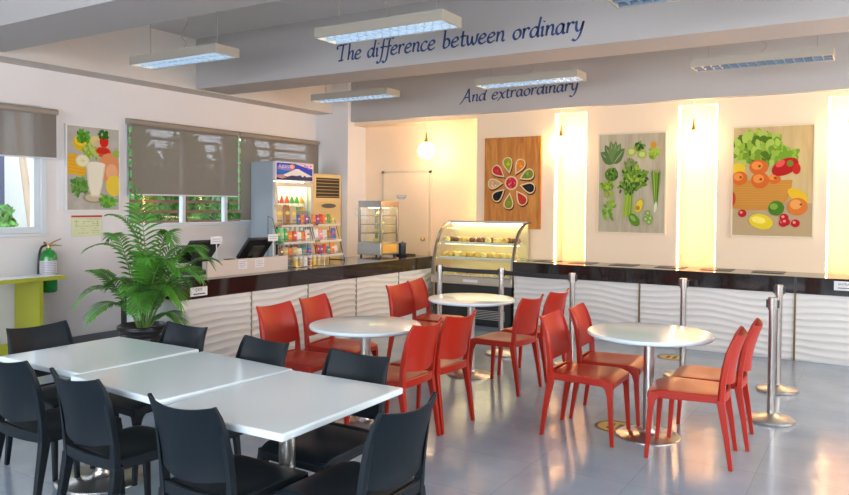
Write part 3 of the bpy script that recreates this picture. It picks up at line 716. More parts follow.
# ------------------------------------------------------------------ chairs
def make_chair(mat, label, group):
    t = thing('dining_chair', label, 'chair', (0, 0, 0), 0, group)
    HW = .212
    def seat_top(u, v):
        y = -.205+v*.44; wd = HW*(.93+.07*min(1, v*1.6)); 
        ex = abs(2*u-1); cr = 1-.10*max(0, (v-.82)/.18)**2 * ex**4
        x = (2*u-1)*wd*cr
        z = .452 - .012*math.exp(-((v-.42)/.28)**2)*(1-ex**2) - .028*max(0, (v-.78)/.22)**2 - .006*ex**6
        return Vector((x, y, z))
    b = MB(); b.shell(seat_top, 16, 16, lambda u, v: (0, 0, -.016-.022*max(abs(2*u-1)**8, (2*v-1)**8)))
    # skirt around
    for s in (-1, 1):
        b.hexa([Vector((s*(HW-.022), -.20, .398)), Vector((s*(HW-.012), -.20, .398)), Vector((s*(HW-.001), .215, .392)), Vector((s*(HW-.013), .215, .392)),
                Vector((s*(HW-.022), -.20, .440)), Vector((s*(HW-.014), -.20, .440)), Vector((s*(HW-.002), .215, .428)), Vector((s*(HW-.013), .215, .428))])
    b.hexa([Vector((-HW+.01, .208, .392)), Vector((HW-.01, .208, .392)), Vector((HW-.01, .222, .392)), Vector((-HW+.01, .222, .392)),
            Vector((-HW+.01, .208, .425)), Vector((HW-.01, .208, .425)), Vector((HW-.01, .226, .425)), Vector((-HW+.01, .226, .425))])
    b.build('seat', mat, t, bevel=.004)
    # backrest: concave shell + side uprights
    def back(u, v):
        ex = 2*u-1; z = .515+v*.305 - .018*(1-v)*(0) + .0
        zb = .50+.022*(ex**2)       # curved lower edge
        z = zb+(.808+.021*ex**2-zb)*v
        wd = .190+.008*math.sin(v*PI)
        y = -.214-.078*(v**1.8) - .044*(1-ex**2)*(1-.2*v)
        return Vector((ex*wd, y, z))
    b = MB(); b.shell(back, 16, 12, lambda u, v: (0, -.011, 0))
    for s in (-1, 1):
        path = [(.197, -.203, .395, .021, .034), (.200, -.207, .45, .020, .032), (.203, -.212, .53, .014, .031), (.201, -.224, .62, .013, .031), (.197, -.241, .71, .011, .027), (.193, -.264, .78, .008, .020), (.190, -.290, .830, .006, .013)]
        prev = None
        for (x, y, z, hx, hy) in path:
            ring = [Vector((s*(x-hx), y-hy*.75, z)), Vector((s*(x+hx*.6), y-hy*.6, z)), Vector((s*(x+hx*.8), y+hy*.3, z)), Vector((s*(x-hx*.6), y+hy*.65, z))]
            vs = [b.v(q) for q in ring]
            if prev:
                for i in range(4): b._f([prev[i], prev[(i+1) % 4], vs[(i+1) % 4], vs[i]], True)
            else: b._f(vs, False)
            prev = vs
        b._f(prev, False)
    # rear cross rail under the shell, following the seat's back edge
    b.shell(lambda u, v: Vector(((2*u-1)*.195, -.205-.022*(1-(2*u-1)**2), .405+v*.05)), 12, 1, lambda u, v: (0, -.018, 0))
    b.build('backrest', mat, t, bevel=.003)
    for s in (-1, 1):
        # front leg with arched shoulder
        b = MB(); prev = None
        for z, x, y, hx, hy in ((0, .205, .232, .0115, .0125), (.2, .200, .219, .0145, .0155), (.33, .197, .211, .0165, .018), (.375, .191, .205, .023, .025), (.402, .176, .19, .036, .036), (.43, .168, .182, .042, .042)):
            ring = [Vector((s*(x-hx), y-hy, z)), Vector((s*(x+hx), y-hy, z)), Vector((s*(x+hx), y+hy, z)), Vector((s*(x-hx), y+hy, z))]
            vs = [b.v(q) for q in ring]
            if prev:
                for i in range(4): b._f([prev[i], prev[(i+1) % 4], vs[(i+1) % 4], vs[i]], True)
            else: b._f(vs, False)
            prev = vs
        b._f(prev, False); b.build('leg', mat, t, bevel=.004)
        b = MB(); prev = None
        for z, x, y, hx, hy in ((0, .207, -.268, .012, .0125), (.2, .203, -.240, .0155, .017), (.36, .198, -.212, .0185, .022), (.42, .196, -.203, .019, .025)):
            ring = [Vector((s*(x-hx), y-hy, z)), Vector((s*(x+hx), y-hy, z)), Vector((s*(x+hx), y+hy, z)), Vector((s*(x-hx), y+hy, z))]
            vs = [b.v(q) for q in ring]
            if prev:
                for i in range(4): b._f([prev[i], prev[(i+1) % 4], vs[(i+1) % 4], vs[i]], True)
            else: b._f(vs, False)
            prev = vs
        b._f(prev, False); b.build('leg', mat, t, bevel=.004)
    return t
gB = 'charcoal chairs at the rectangular tables'; gR = 'red chairs at the round tables'
D = math.radians
BL = [(-4.215, 2.64, -90, 'charcoal chair at the left short end of the table row, beside the lime bench'),
      (-3.70, 2.29, 0, 'charcoal chair cut off by the left edge, back to the camera'),
      (-3.06, 2.26, -3, 'charcoal chair with back to the camera, second from the left edge'),
      (-2.31, 2.22, 0, 'charcoal chair in the bottom foreground with back to camera, before the right rectangular table'),
      (-1.84, 2.41, 88, 'charcoal chair at the right short end of the table row, back turned right'),
      (-3.75, 2.88, 178, 'charcoal chair behind the table row just right of the potted palm'),
      (-3.00, 2.79, 173, 'charcoal chair behind the table row in front of the left red chair pair'),
      (-2.30, 2.777, 179, 'charcoal chair behind the table row at its far right corner, before the red chairs')]
RL = [(-3.685, 4.22, -88, 'red chair at the left round table, leftmost of all red chairs'),
      (-3.77, 4.80, -83, 'red chair at the left round table, far left side, right of the leftmost red chair'),
      (-2.827, 4.143, 92, 'red chair with back to camera at the left round table, right of charcoal chair'),
      (-2.82, 4.62, 87, 'red chair back to camera at the left round table, partly behind its nearer twin'),
      (-3.72, 5.98, -90, 'red chair at the farthest round table, near left side before the wave panels'),
      (-3.82, 6.50, -80, 'red chair at the farthest round table, far left side beside the pastry case'),
      (-2.80, 5.86, 86, 'red chair at the farthest round table, near right side, alone on open floor'),
      (-2.775, 6.42, 86, 'red chair at the farthest round table, far right side behind another red chair'),
      (-1.715, 4.985, -89, 'red chair at the right round table, near left side with its seat fully visible'),
      (-1.70, 5.50, -85, 'red chair at the right round table, far left side partly behind the tabletop'),
      (-1.02, 4.93, 95, 'red chair at the right round table, nearest to the camera on its right side'),
      (-.985, 5.385, 94, 'red chair at the right round table, right side beside the steel barrier posts')]
for lst, mt, g in ((BL, mChairB, gB), (RL, mChairR, gR)):
    p = None
    for x, y, a, lb in lst:
        if p is None: p = make_chair(mt, lb, g); p.location = (x, y, 0); p.rotation_euler = (0, 0, D(a))
        else: dup(p, (x, y, 0), D(a), lb)

# ------------------------------------------------------------------ tables
def table_base(t, h, rb=.22):
    b = MB(); b.lathe([(0, 0), (rb, 0), (rb, .006), (rb-.008, .011), (.07, .016), (.05, .03), (.045, .05), (0, .05)], n=48); b.build('base_plate', mChrome, t)
    b = MB(); b.cyl(0, 0, .045, h-.03, .037, n=28); b.build('pedestal', mChrome, t)
    b = MB(); b.box(-.17, .17, -.03, .03, h-.055, h-.032); b.box(-.03, .03, -.17, .17, h-.055, h-.032); b.build('mounting_bracket', mBlack, t)
def round_table(x, y, r, label):
    t = thing('round_table', label, 'table', (x, y, 0), 0, 'round white pedestal tables')
    b = MB(); b.lathe([(0, .698), (r-.03, .698), (r-.008, .703), (r, .712), (r, .722), (r-.006, .730), (r-.012, .731), (0, .731)], n=72); b.build('tabletop', mTop, t)
    table_base(t, .73)
round_table(-1.345, 5.17, .425, 'white round table nearest the right side with two red chairs each side')
round_table(-3.17, 4.315, .41, 'white round table in the middle left, directly behind the charcoal chairs')
round_table(-3.25, 6.10, .41, 'white round table farthest away, in front of the pastry case')
def rect_table(x, y, wd, dp, rz, label):
    t = thing('rectangular_table', label, 'table', (x, y, 0), rz, 'white rectangular tables pushed together')
    b = MB(); b.box(-wd/2, wd/2, -dp/2, dp/2, .700, .732); b.build('tabletop', mTop, t, bevel=.008, seg=3)
    table_base(t, .732, .25)
rect_table(-3.81, 2.615, .76, .77, 0, 'left white rectangular table of the joined row, at the charcoal end chair')
rect_table(-3.02, 2.545, .755, .80, D(-4.5), 'middle white rectangular table of the joined row')
rect_table(-2.25, 2.472, .70, .85, D(1), 'right white rectangular table of the joined row, with the visible front corner')

# ------------------------------------------------------------------ barrier posts, belts, floor markers
posts = [(-4.20, 7.12, 'steel barrier post left of the pastry case front, behind the far round table'), (-3.43, 7.12, 'steel barrier post before the right end of the pastry case'),
         (-2.60, 7.03, 'steel barrier post rising behind the right table left chairs'), (-1.55, 7.15, 'steel barrier post behind the right round table top'),
         (-.725, 7.06, 'farther steel barrier post of the pair at the right'), (-.66, 6.03, 'nearer steel barrier post of the pair at the right')]
p0 = None
for x, y, lb in posts:
    if p0 is None:
        t = thing('barrier_post', lb, 'barrier post', (x, y, 0), 0, 'steel queue barrier posts'); p0 = t
        b = MB(); b.lathe([(0, 0), (.165, 0), (.168, .006), (.168, .022), (.16, .03), (.06, .048), (.035, .06), (0, .06)], n=44); b.build('base', mSteel, t)
        b = MB(); b.cyl(0, 0, .05, .84, .028, n=24); b.build('pole', mPost, t)
        b = MB(); b.cyl(0, 0, .84, .925, .036, n=24); b.cyl(0, 0, .925, .932, .033, n=24); b.build('belt_head', mPost, t)
        
        for q in (-.040, .040): b = MB(); b.box(q-.006, q+.006, -.012, .012, .855, .915); b.build('belt_clip', mBlack, t)
    else: dup(p0, (x, y, 0), 0, lb)
for (a, c2, lb) in (((-4.20, 7.12), (-3.43, 7.12), 'black belt stretched between the two posts before the pastry case'), ((-3.43, 7.12), (-2.60, 7.03), 'black belt stretched from the pastry case post toward the back counter post')):
    A = Vector((*a, .885)); B = Vector((*c2, .885)); d = (B-A).normalized(); A += d*.047; B -= d*.047; nrm = Vector((-d.y, d.x, 0))*.0012
    b = MB(); b.shell(lambda u, v: A.lerp(B, u)+nrm+Vector((0, 0, (v-.5)*.048-.004*math.sin(PI*u))), 12, 1, lambda u, v: -2*nrm)
    tag(b.build('barrier_belt', mBlack), lb, 'barrier belt', 'black queue barrier belts')
for x, y, lb in ((-1.60, 5.25, 'yellow and black floor marker by the right table base'), (-1.85, 8.02, 'yellow and black floor marker near the back counter')):
    t = thing('floor_marker', lb, 'floor sticker', (x, y, 0))
    b = MB(); b.lathe([(0, .0012), (.15, .0012), (.15, .0004), (0, .0004)], n=40); b.build('marker_disc', M('yellow_marker', (.60, .36, .02), .35), t)
    b = MB(); b.lathe([(.125, .0014), (.15, .0014), (.15, .0018), (.125, .0018), (.125, .0014)], n=40)
    b.box(-.05, -.015, -.07, .07, .0013, .0018); b.box(.015, .05, -.07, .07, .0013, .0018); b.build('marker_print', mBlack, t)

# ------------------------------------------------------------------ potted palm
px, py = -5.45, 4.14
t = thing('potted_palm', 'potted green palm in a ridged black pot at the left counter end', 'plant', (px, py, 0))
b = MB(); prof = [(0, 0), (.145, 0), (.15, .01)]
for i in range(12): z = .03+i*.035; prof += [(.150+.0035*i, z), (.156+.0035*i, z+.012), (.150+.0035*i, z+.024)]
prof = [(r_, z_*1.08) for r_, z_ in prof]
prof += [(.195, .49), (.212, .505), (.212, .535), (.20, .54), (.19, .53), (.185, .48), (0, .48)]
b.lathe(prof, n=44); b.build('pot', mPot, t)
b = MB(); b.lathe([(.186, .485), (.14, .492), (.05, .498), (0, .499)], n=24); b.build('soil', mSoil, t)
# the direction across the view and away from it, used to spread fronds as they grow in the photo
rx_ = Vector((.85, .526, 0)); ry_ = Vector((-.526, .85, 0))
SCP = 733/6.35
def PP(px_, py_, dep=0): return rx_*((px_-143)/SCP) + ry_*dep + Vector((0, 0, .535+(325-py_)*1.10/SCP))
def frond(base, ctrl, tip, ll, seed, dens=23, droop=.35, stem_from=.18):
    r = random.Random(seed); b = MB().mat(mStem)
    pts = [base*(1-u)**2+ctrl*2*u*(1-u)+tip*u*u for u in [i/16 for i in range(17)]]
    b.tube(pts, [.006*(1-i/16*.75) for i in range(17)], 5)
    b.mat(mLeaf); n = dens
    for i in range(n+1):
        u = stem_from+(1-stem_from)*i/n
        p = base*(1-u)**2+ctrl*2*u*(1-u)+tip*u*u
        d = ((ctrl-base)*(1-u)+(tip-ctrl)*u).normalized()
        side = d.cross(Vector((0, 0, 1)));
        side = side.normalized() if side.length > .2 else (rx_*.8+ry_*.6).normalized()
        up = side.cross(d)
        w0 = (i/n); L = ll*(math.sin(PI*(.18+.72*w0))**.7)*r.uniform(.88, 1.1)
        for s in (-1, 1):
            fwd = .55+.55*w0
            dr = (side*s+d*fwd+up*.25).normalized()
            if i == n: dr = (d+side*s*.25).normalized()
            q = []; wv = .0085+.003*r.random()
            nrm = (up+side*s*.3).normalized(); wd = dr.cross(nrm).normalized()
            for kx, ww in ((0, .35), (.25, .95), (.55, 1), (.8, .62), (1, .04)):
                c = p+dr*L*kx - Vector((0, 0, 1))*(droop*L*kx*kx) 
                q.append((c-wd*wv*ww, c+wd*wv*ww, c+nrm*wv*.45*ww))
            vs = [[b.v(a) for a in row] for row in q]
            for j in range(4):
                b._f([vs[j][0], vs[j][2], vs[j+1][2], vs[j+1][0]], True); b._f([vs[j][2], vs[j][1], vs[j+1][1], vs[j+1][2]], True)
    return b.build('frond', None, t)
FR = [  # base(x,y,dep) ctrl tip (photo-plane px, px, depth m), leaflet length
 ((143, 322, 0), (152, 250, .0), (135, 200, .0), .22), ((143, 322, .02), (150, 225, .05), (108, 224, .05), .15),
 ((141, 322, 0), (135, 235, .0), (94, 254, -.1), .17), ((140, 322, 0), (118, 225, .1), (98, 246, .22), .15),
 ((140, 324, 0), (120, 268, -.15), (92, 300, -.25), .20), ((139, 324, 0), (112, 275, 0), (90, 276, .1), .19),
 ((142, 324, 0), (130, 285, -.2), (110, 312, -.38), .19), ((145, 324, 0), (165, 215, .0), (176, 246, -.1), .16),
 ((146, 324, 0), (170, 230, .1), (206, 268, .15), .20), ((147, 324, 0), (175, 245, -.1), (205, 252, -.1), .19),
 ((146, 324, 0), (170, 262, -.2), (190, 300, -.25), .19), ((147, 324, 0), (178, 270, 0), (188, 288, 0), .17),
 ((144, 324, 0), (150, 270, -.2), (158, 305, -.42), .19), ((148, 325, 0), (170, 300, -.05), (186, 322, -.1), .17),
 ((143, 324, .0), (150, 240, .25), (172, 258, .4), .18), ((141, 324, 0), (140, 250, .2), (122, 262, .38), .18),
 ((145, 325, 0), (148, 275, -.1), (140, 290, -.3), .18), ((147, 325, 0), (178, 252, -.15), (207, 278, -.2), .21), ((147, 325, 0), (172, 238, .05), (198, 256, .02), .21), ((147, 325, 0), (176, 256, .15), (207, 266, .22), .20), ((146, 324, 0), (160, 240, -.12), (188, 272, -.25), .20),
 ((144, 324, 0), (136, 268, -.05), (112, 288, -.05), .18), ((144, 324, 0), (155, 255, -.1), (160, 262, -.25), .18)]
for i, (a, c2, d_, ll) in enumerate(FR):
    ba = PP(*a); ba.z = .49
    frond(ba, PP(*c2), PP(*d_), ll*1.0, 30+i)

# ------------------------------------------------------------------ lime bench table and extinguisher
t = thing('lime_edged_side_table', 'white topped side table with lime edges and legs along the left wall', 'table', (-7.36, 3.2, 0))
b = MB(); b.box(-.06, .25, -1.8, 1.25, .815, .85); b.build('tabletop', mTop, t, bevel=.002)
b = MB(); b.box(.251, .262, -1.8, 1.262, .812, .851); b.box(-.06, .251, 1.251, 1.262, .812, .851); b.build('edge_band', mLime, t)
for y in (-1.6, -.2, 1.04):
    b = MB(); b.box(-.25, .20, y-.02, y+.02, 0, .8145); b.build('leg', mLime, t)
b = MB(); b.box(.165, .20, -1.58, 1.02, .10, .22); b.build('stretcher', mLime, t)
t = thing('fire_extinguisher', 'green fire extinguisher with black hose hung on the left wall', 'fire extinguisher', (-7.53, 4.54, .64))
b = MB(); b.lathe([(0, 0), (.07, 0), (.082, .012), (.085, .03), (.085, .37), (.078, .41), (.05, .445), (.025, .455), (.022, .475), (0, .475)], n=32); b.build('cylinder', mGreenP, t)
b = MB(); b.grid(lambda u, v: Vector((.0865*math.cos(-1.9+u*2.6), .0865*math.sin(-1.9+u*2.6), .20+v*.14)), 20, 1); b.build('label_sheet', mPaper, t)
b = MB()
for i in range(7): b.grid(lambda u, v, i=i: Vector((.0875*math.cos(-1.2+u*1.6), .0875*math.sin(-1.2+u*1.6), .215+i*.018+v*.006)), 12, 1)
b.build('label_print', M('purple_label_ink', (.25, .18, .32), .5), t)
b = MB(); b.cyl(0, 0, .47, .50, .016, n=14); b.tube([(0, -.015, .495), (0, .06, .535), (0, .14, .565)], [.009, .008, .006], 8); b.tube([(0, 0, .49), (0, .07, .50), (0, .15, .49)], [.008, .007, .005], 8)
b.tube([(0, -.01, .50), (0, -.05, .535)], .012, 8); b.build('valve_handle', mBrass, t)
b = MB(); b.tube(smoothpts([(.0, -.03, .50), (.02, -.09, .48), (.04, -.13, .38), (.04, -.14, .22), (.03, -.12, .08)]), .012, 10); b.tube([(.03, -.12, .10), (.03, -.115, .0)], [.014, .018], 10); b.build('hose', mBlack, t)
b = MB(); b.box(-.10, -.07, -.03, .03, .30, .44); b.build('wall_hook', mSteel, t)

# ------------------------------------------------------------------ cashier: partition, registers, notices
t = thing('counter_partition', 'low beige partition standing on the left counter before the cash registers', 'partition', (-5.50, 5.465, ZT))
b = MB(); b.box(-.012, .012, -.565, .565, 0, .155); b.build('panel', mPart, t, bevel=.002)
b = MB(); b.box(-.10, -.013, -.565, .565, 0, .02); b.build('foot_rail', mPart, t)
for y, w_, lb in ((5.36, .12, 'small paper notice taped on the beige partition, left of the two'), (5.60, .13, 'small paper notice taped on the beige partition, right of the two')):
    t = thing('paper_notice', lb, 'notice', (-5.4875, y, ZT+.10), PI/2)
    b = MB(); b.box(-w_/2, w_/2, -.0016, -.0004, -.045, .045); b.build('sheet', mPaper, t)
    b = MB()
    for r_ in range(4): b.box(-w_/2+.012, w_/2-.012-.015*(r_ % 2), -.0024, -.0018, .025-r_*.018, .030-r_*.018)
    b.build('printed_lines', M('faded_ink', (.35, .28, .30), .5), t)
def register(x, y, rz, lb):
    t = thing('cash_register_screen', lb, 'cash register', (x, y, ZT), rz, 'touch screen cash registers on the left counter')
    b = MB(); b.box(-.13, .13, -.12, .12, 0, .035); b.build('base', mBlack, t, bevel=.008)
    b = MB(); b.hexa([Vector(p) for p in ((-.04, -.06, .03), (.04, -.06, .03), (.04, .04, .03), (-.04, .04, .03), (-.035, .0, .20), (.035, .0, .20), (.035, .05, .20), (-.035, .05, .20))]); b.build('neck', mBlack, t, bevel=.004)
    mx = Matrix.Translation((0, .05, .235)) @ Matrix.Rotation(D(-42), 4, 'X')
    b = MB(); b.box(-.19, .19, -.018, .018, -.145, .145, mx); o1 = b.build('screen_case', mBlack, t, bevel=.008)
    b = MB(); b.box(-.175, .175, -.0195, -.0185, -.13, .13, mx); b.build('screen', M('dark_screen_glass', (.01, .012, .015), .08), t)
    b = MB(); b.box(-.08, .08, .018, .035, -.09, .05, mx); b.box(-.06, .06, .0352, .0362, -.02, .03, mx); b.box(-.05, .05, .0352, .0362, -.08, -.04, mx)
    b.build('rear_cover', M('dark_grey_vent_plastic', (.06, .055, .05), .4), t)
    return t
register(-5.85, 5.08, D(-92), 'black cash register screen on the left counter, behind the palm leaves')
register(-5.85, 5.86, D(-92), 'black cash register screen on the left counter, beside the drinks fridge')
for (x, y, z, lb) in ((-5.66, 5.17, ZT+.36, 'small white customer card on the left cash register corner'), (-5.66, 5.98, ZT+.36, 'small cream customer card on the right cash register corner')):
    t = thing('register_card', lb, 'card', (x, y, z-.05), PI/2)
    b = MB(); b.box(-.075, .075, -.004, .004, 0, .075); b.build('card_face', mPaper, t); b = MB(); b.box(-.005, .005, -.003, .003, -.23, 0); b.box(-.03, .03, -.03, .03, -.308, -.302); b.box(-.005, .005, -.003, .003, -.305, -.2); b.build('card_stand', mWhite, t)
    b = MB()
    for r_ in range(2): b.box(-.055, .055, -.0055, -.0042, .045-r_*.022, .052-r_*.022)
    b.build('card_print', M('grey_card_ink', (.35, .36, .38), .5), t)
t = thing('receipt_printer', 'small white receipt printer between the two registers', 'printer', (-5.80, 5.46, ZT)); b = MB(); b.box(-.07, .07, -.13, .13, 0, .13); b.build('printer_body', mWhite, t, bevel=.012)
b = MB(); b.box(-.02, .045, -.05, .05, .13, .136); b.build('paper_slot', mBlack, t)
t = thing('card_terminal', 'flat dark card terminal on the left counter end beside the partition', 'card terminal', (-5.62, 4.72, ZT)); b = MB(); b.box(-.07, .07, -.11, .11, 0, .02); b.build('terminal_body', mBlack, t, bevel=.006)
b = MB(); b.box(-.05, .05, .0, .09, .0201, .022); b.build('terminal_screen', M('pale_screen', (.4, .42, .45), .2), t)

# ------------------------------------------------------------------ drinks fridge
t = thing('drinks_fridge', 'tall grey drinks fridge with glass door and mountain banner against left windows', 'fridge', (-7.33, 7.90, 0))
x0, x1, y0, y1 = -.195, .27, -.40, .40
b = MB(); b.box(x0, x1-.05, y0, y0+.03, .12, 2.19); b.box(x0, x1-.05, y1-.03, y1, .12, 2.19); b.box(x0, x0+.03, y0+.03, y1-.03, .12, 2.19); b.box(x0, x1-.05, y0, y1, 0, .12); b.box(x0+.03, x1-.05, y0+.03, y1-.03, 1.93, 2.19)
b.build('cabinet', mFridge, t, bevel=.004)
b = MB(); 
for z in (.45, .8, 1.15, 1.5): b.box(x0+.03, x1-.06, y0+.03, y1-.03, z, z+.012)
b.build('shelf_racks', mSteel, t)
b = MB(); dx = x1-.048
b.box(dx, x1, y0, y0+.05, .14, 1.91); b.box(dx, x1, y1-.05, y1, .14, 1.91); b.box(dx, x1, y0+.05, y1-.05, .14, .2); b.box(dx, x1, y0+.05, y1-.05, 1.85, 1.91)
dr = b.build('glass_door', M('silver_door_frame', (.6, .58, .54), .35, metal=.3), t)
b = MB(); b.box(x1-.03, x1-.022, y0+.05, y1-.05, .2, 1.85); b.build('door_pane', mCase, dr)
b = MB(); b.box(x1+.001, x1+.025, y0+.01, y0+.03, .9, 1.4); b.build('door_handle', mBlack, dr)
b = MB(); b.box(x1-.048, x1, y0, y1, 1.925, 2.19); b.build('banner_box', M('banner_surround', (.65, .6, .62), .4), t)
b = MB(); b.box(x1-.09, x1-.07, y0+.031, y0+.045, .25, 1.82); b.box(x1-.3, x1-.1, y0+.1, y1-.1, 1.915, 1.929); b.build('inner_light', mInside, t)
b = MB(); b.box(x0+.031, x0+.036, y0+.031, y1-.031, .121, 1.91); b.box(x0+.04, x1-.1, y1-.036, y1-.031, .121, 1.91); b.build('white_liner', mWhite, t)
b = MB().mat(mPrint)
def bp(poly, col, i): b.color(col); b._f([b.v(Vector((x1+.0006+.0003*i, y0+u*(y1-y0), 1.93+v*.255))) for u, v in poly], False)
bp([(.03, .04), (.97, .04), (.97, .96), (.03, .96)], (.035, .07, .55), 0)
bp([(.05, .62), (.45, .48), (.60, .52), (.25, .75), (.06, .8)], (.30, .22, .65), 1); bp([(.5, .95), (.97, .95), (.97, .72), (.75, .8)], (.80, .58, .66), 1)
bp([(.05, .60), (.40, .55), (.33, .35), (.05, .4)], (.02, .16, .50), 1)
bp([(.03, .04), (.97, .04), (.97, .28), (.5, .32), (.03, .30)], (.045, .05, .13), 2)
bp([(.18, .30), (.42, .55), (.52, .66), (.60, .66), (.70, .54), (.97, .28), (.80, .24), (.76, .33), (.70, .22), (.64, .34), (.55, .28), (.42, .30), (.30, .22)], (.80, .76, .74), 3)
bp([(.03, .30), (.18, .33), (.28, .18), (.16, .10), (.03, .18)], (.50, .28, .30), 4)
bp(ell(.43, .78, .06, .13, 14), (.85, .33, .06), 4)
for q in ((.82, .84), (.88, .74), (.76, .88), (.92, .86)): bp(ell(q[0], q[1], .03, .06, 8), (.45, .2, .55), 4)
b.build('mountain_banner', None, t)
font_text('FUJIDENZO', .062, (x1+.0022, y0+.21, 2.125), (PI/2, 0, PI/2), mPaper, 'banner_lettering', t, sx=.85)
cols = [(.55, .05, .03), (.05, .3, .08), (.7, .35, .05), (.6, .6, .62), (.08, .1, .4)]
cn = ['red', 'green', 'orange', 'clear white', 'blue']
shn = ['bottom', 'second', 'third', 'top']
for zi, z in enumerate((.45, .8, 1.15, 1.5)):
    for k_ in range(7):
        ci = (zi*3+k_//2) % 5
        b = MB().mat(mPack).color(cols[ci]); b.lathe([(0, 0), (.033, 0), (.035, .02), (.035, .13), (.014, .18), (.014, .2)], n=10)
        b.color((.8, .8, .8)); b.lathe([(.0355, .05), (.0355, .10)], n=10); b.color((.7, .7, .7)); b.lathe([(.016, .2), (.016, .22), (0, .22)], n=10)
        o = b.build('drink_bottle'); o.location = (-7.33+.12, 7.90-.32+k_*.105, z+.0125)
        tag(o, '%s drink bottle on the %s fridge shelf, position %s from the left' % (cn[ci], shn[zi], ['first', 'second', 'third', 'fourth', 'fifth', 'sixth', 'seventh'][k_]), 'bottle', 'bottles inside the drinks fridge')

# ------------------------------------------------------------------ floor-standing air conditioner
t = thing('floor_air_conditioner', 'tall cream floor standing air conditioner between the fridge and corner column', 'air conditioner', (-7.3, 8.68, 0))
b = MB(); b.box(-.25, .20, -.33, .33, 0, 2.06); b.build('casing', mAC, t, bevel=.015)
b = MB(); b.box(.20, .206, -.27, .27, 1.70, 2.0); g_ = b.build('air_outlet', mBlack, t)
b = MB()
for i in range(6): b.box(.204, .216, -.27, .27, 1.715+i*.05, 1.725+i*.05)
b.build('outlet_louvre', M('gold_louvre', (.45, .32, .12), .4), t)
b = MB(); b.prism(ell(.02, 1.58, .17, .035, 24), .006, lambda u, v, d: Vector((.20+d, u, v))); b.build('control_panel', M('grey_control_panel', (.12, .12, .12), .3), t)
b = MB(); b.box(.20, .204, -.27, .27, .15, .75); b.build('intake_grille', M('tan_grille', (.55, .40, .18), .5), t)

# ------------------------------------------------------------------ snack racks
PK = {'orange': (.80, .22, .02), 'red': (.62, .03, .02), 'yellow': (.80, .52, .04), 'green': (.05, .38, .09), 'blue': (.03, .10, .48), 'white': (.74, .72, .70), 'purple': (.22, .05, .30), 'brown': (.30, .13, .05), 'tan': (.52, .40, .22), 'teal': (.03, .25, .32), 'pink': (.75, .25, .30), 'mint': (.25, .62, .38)}
def pack(col, w_, h_, d_, name, lb, loc, grp, tilt=0, rz=PI/2, c2=(.8, .78, .72)):
    b = MB().mat(mPack)
    def f(sgn):
        def g(u, v):
            e = (1-(2*u-1)**4)*(1-(2*v-1)**4)
            return Vector(((u-.5)*w_*(1-.06*math.sin(PI*v)), sgn*d_/2*e**.6, v*h_))
        return g
    b.color(col); b.grid(f(-1), 8, 10); b.grid(f(1), 8, 10, flip=True)
    b.color(c2); b.prism(ell(0, h_*.62, w_*.33, h_*.09, 12), .001, lambda u, v, d: Vector((u, -d_/2-.0005-d, v)))
    b.color(tuple(min(1, c*.35+.03) for c in col)); b.prism([(-w_*.3, h_*.22), (w_*.3, h_*.22), (w_*.3, h_*.3), (-w_*.3, h_*.3)], .001, lambda u, v, d: Vector((u, -d_*.46-d, v)))
    o = b.build(name); o.location = loc; o.rotation_euler = (tilt, 0, rz); tag(o, lb, 'snack packet', grp); return o
def rack(name, lb, x, y0, y1, zs, dep=.26):
    t = thing(name, lb, 'wire rack', (x, (y0+y1)/2, ZT)); h = (y1-y0)/2
    for s in (-1, 1):
        b = MB()
        b.tube([(-dep/2, s*h, 0), (-dep/2, s*h, zs[-1]+.12)], .004, 6); b.tube([(dep/2+.05, s*h, 0), (-dep/2+.07, s*h, zs[-1]+.10), (-dep/2, s*h, zs[-1]+.12)], .004, 6)
        b.tube([(-dep/2, s*h, .004), (dep/2+.05, s*h, .004)], .004, 6)
        b.build('side_frame', mBlack, t)
    for i, z in enumerate(zs):
        b = MB(); x_f = dep/2+.05-(dep-.02)*(z/(zs[-1]+.1))*.45; n = 5
        for k_ in range(n): xx = -dep/2+(x_f+dep/2)*k_/(n-1); b.tube([(xx, -h, z), (xx, h, z)], .0025, 5)
        for k_ in range(7): yy = -h+2*h*k_/6; b.tube([(-dep/2, yy, z-.003), (x_f, yy, z-.003)], .002, 5)
        b.tube([(x_f, -h, z+.035), (x_f, h, z+.035)], .003, 5); b.build('wire_shelf', mSteel, t)
        b = MB(); b.box(x_f+.004, x_f+.007, -h*.9, h*.9, z-.006, z+.022); b.build('price_strip', M('price_strip_paper', (.66, .62, .56), .5), t)
    return t
xr = -6.0
ZR1 = [.07, .25, .45]
rack('snack_wire_rack', 'left black wire snack rack on the counter, full of packets', xr, 6.36, 6.98, ZR1, .2)
rack('snack_wire_rack', 'right black wire snack rack on the counter, in front of the cream air conditioner', xr, 7.02, 7.50, ZR1, .2)
orda = ['first', 'second', 'third', 'fourth', 'fifth', 'sixth', 'seventh', 'eighth', 'ninth', 'tenth', 'eleventh', 'twelfth', 'thirteenth', 'fourteenth']
shf = ['lowest', 'middle', 'top']
rows1 = {2: [('tan', .16, .25), ('brown', .13, .25), ('tan', .12, .24), ('blue', .07, .13), ('orange', .08, .14), ('purple', .07, .13)],
         1: [('green', .07, .17), ('mint', .07, .17), ('green', .07, .17), ('orange', .09, .13), ('red', .09, .14), ('white', .09, .13), ('orange', .08, .13), ('white', .09, .15)],
         0: [('brown', .08, .13), ('tan', .08, .13), ('orange', .07, .12), ('tan', .08, .13), ('white', .08, .11), ('teal', .09, .12), ('blue', .08, .11)]}
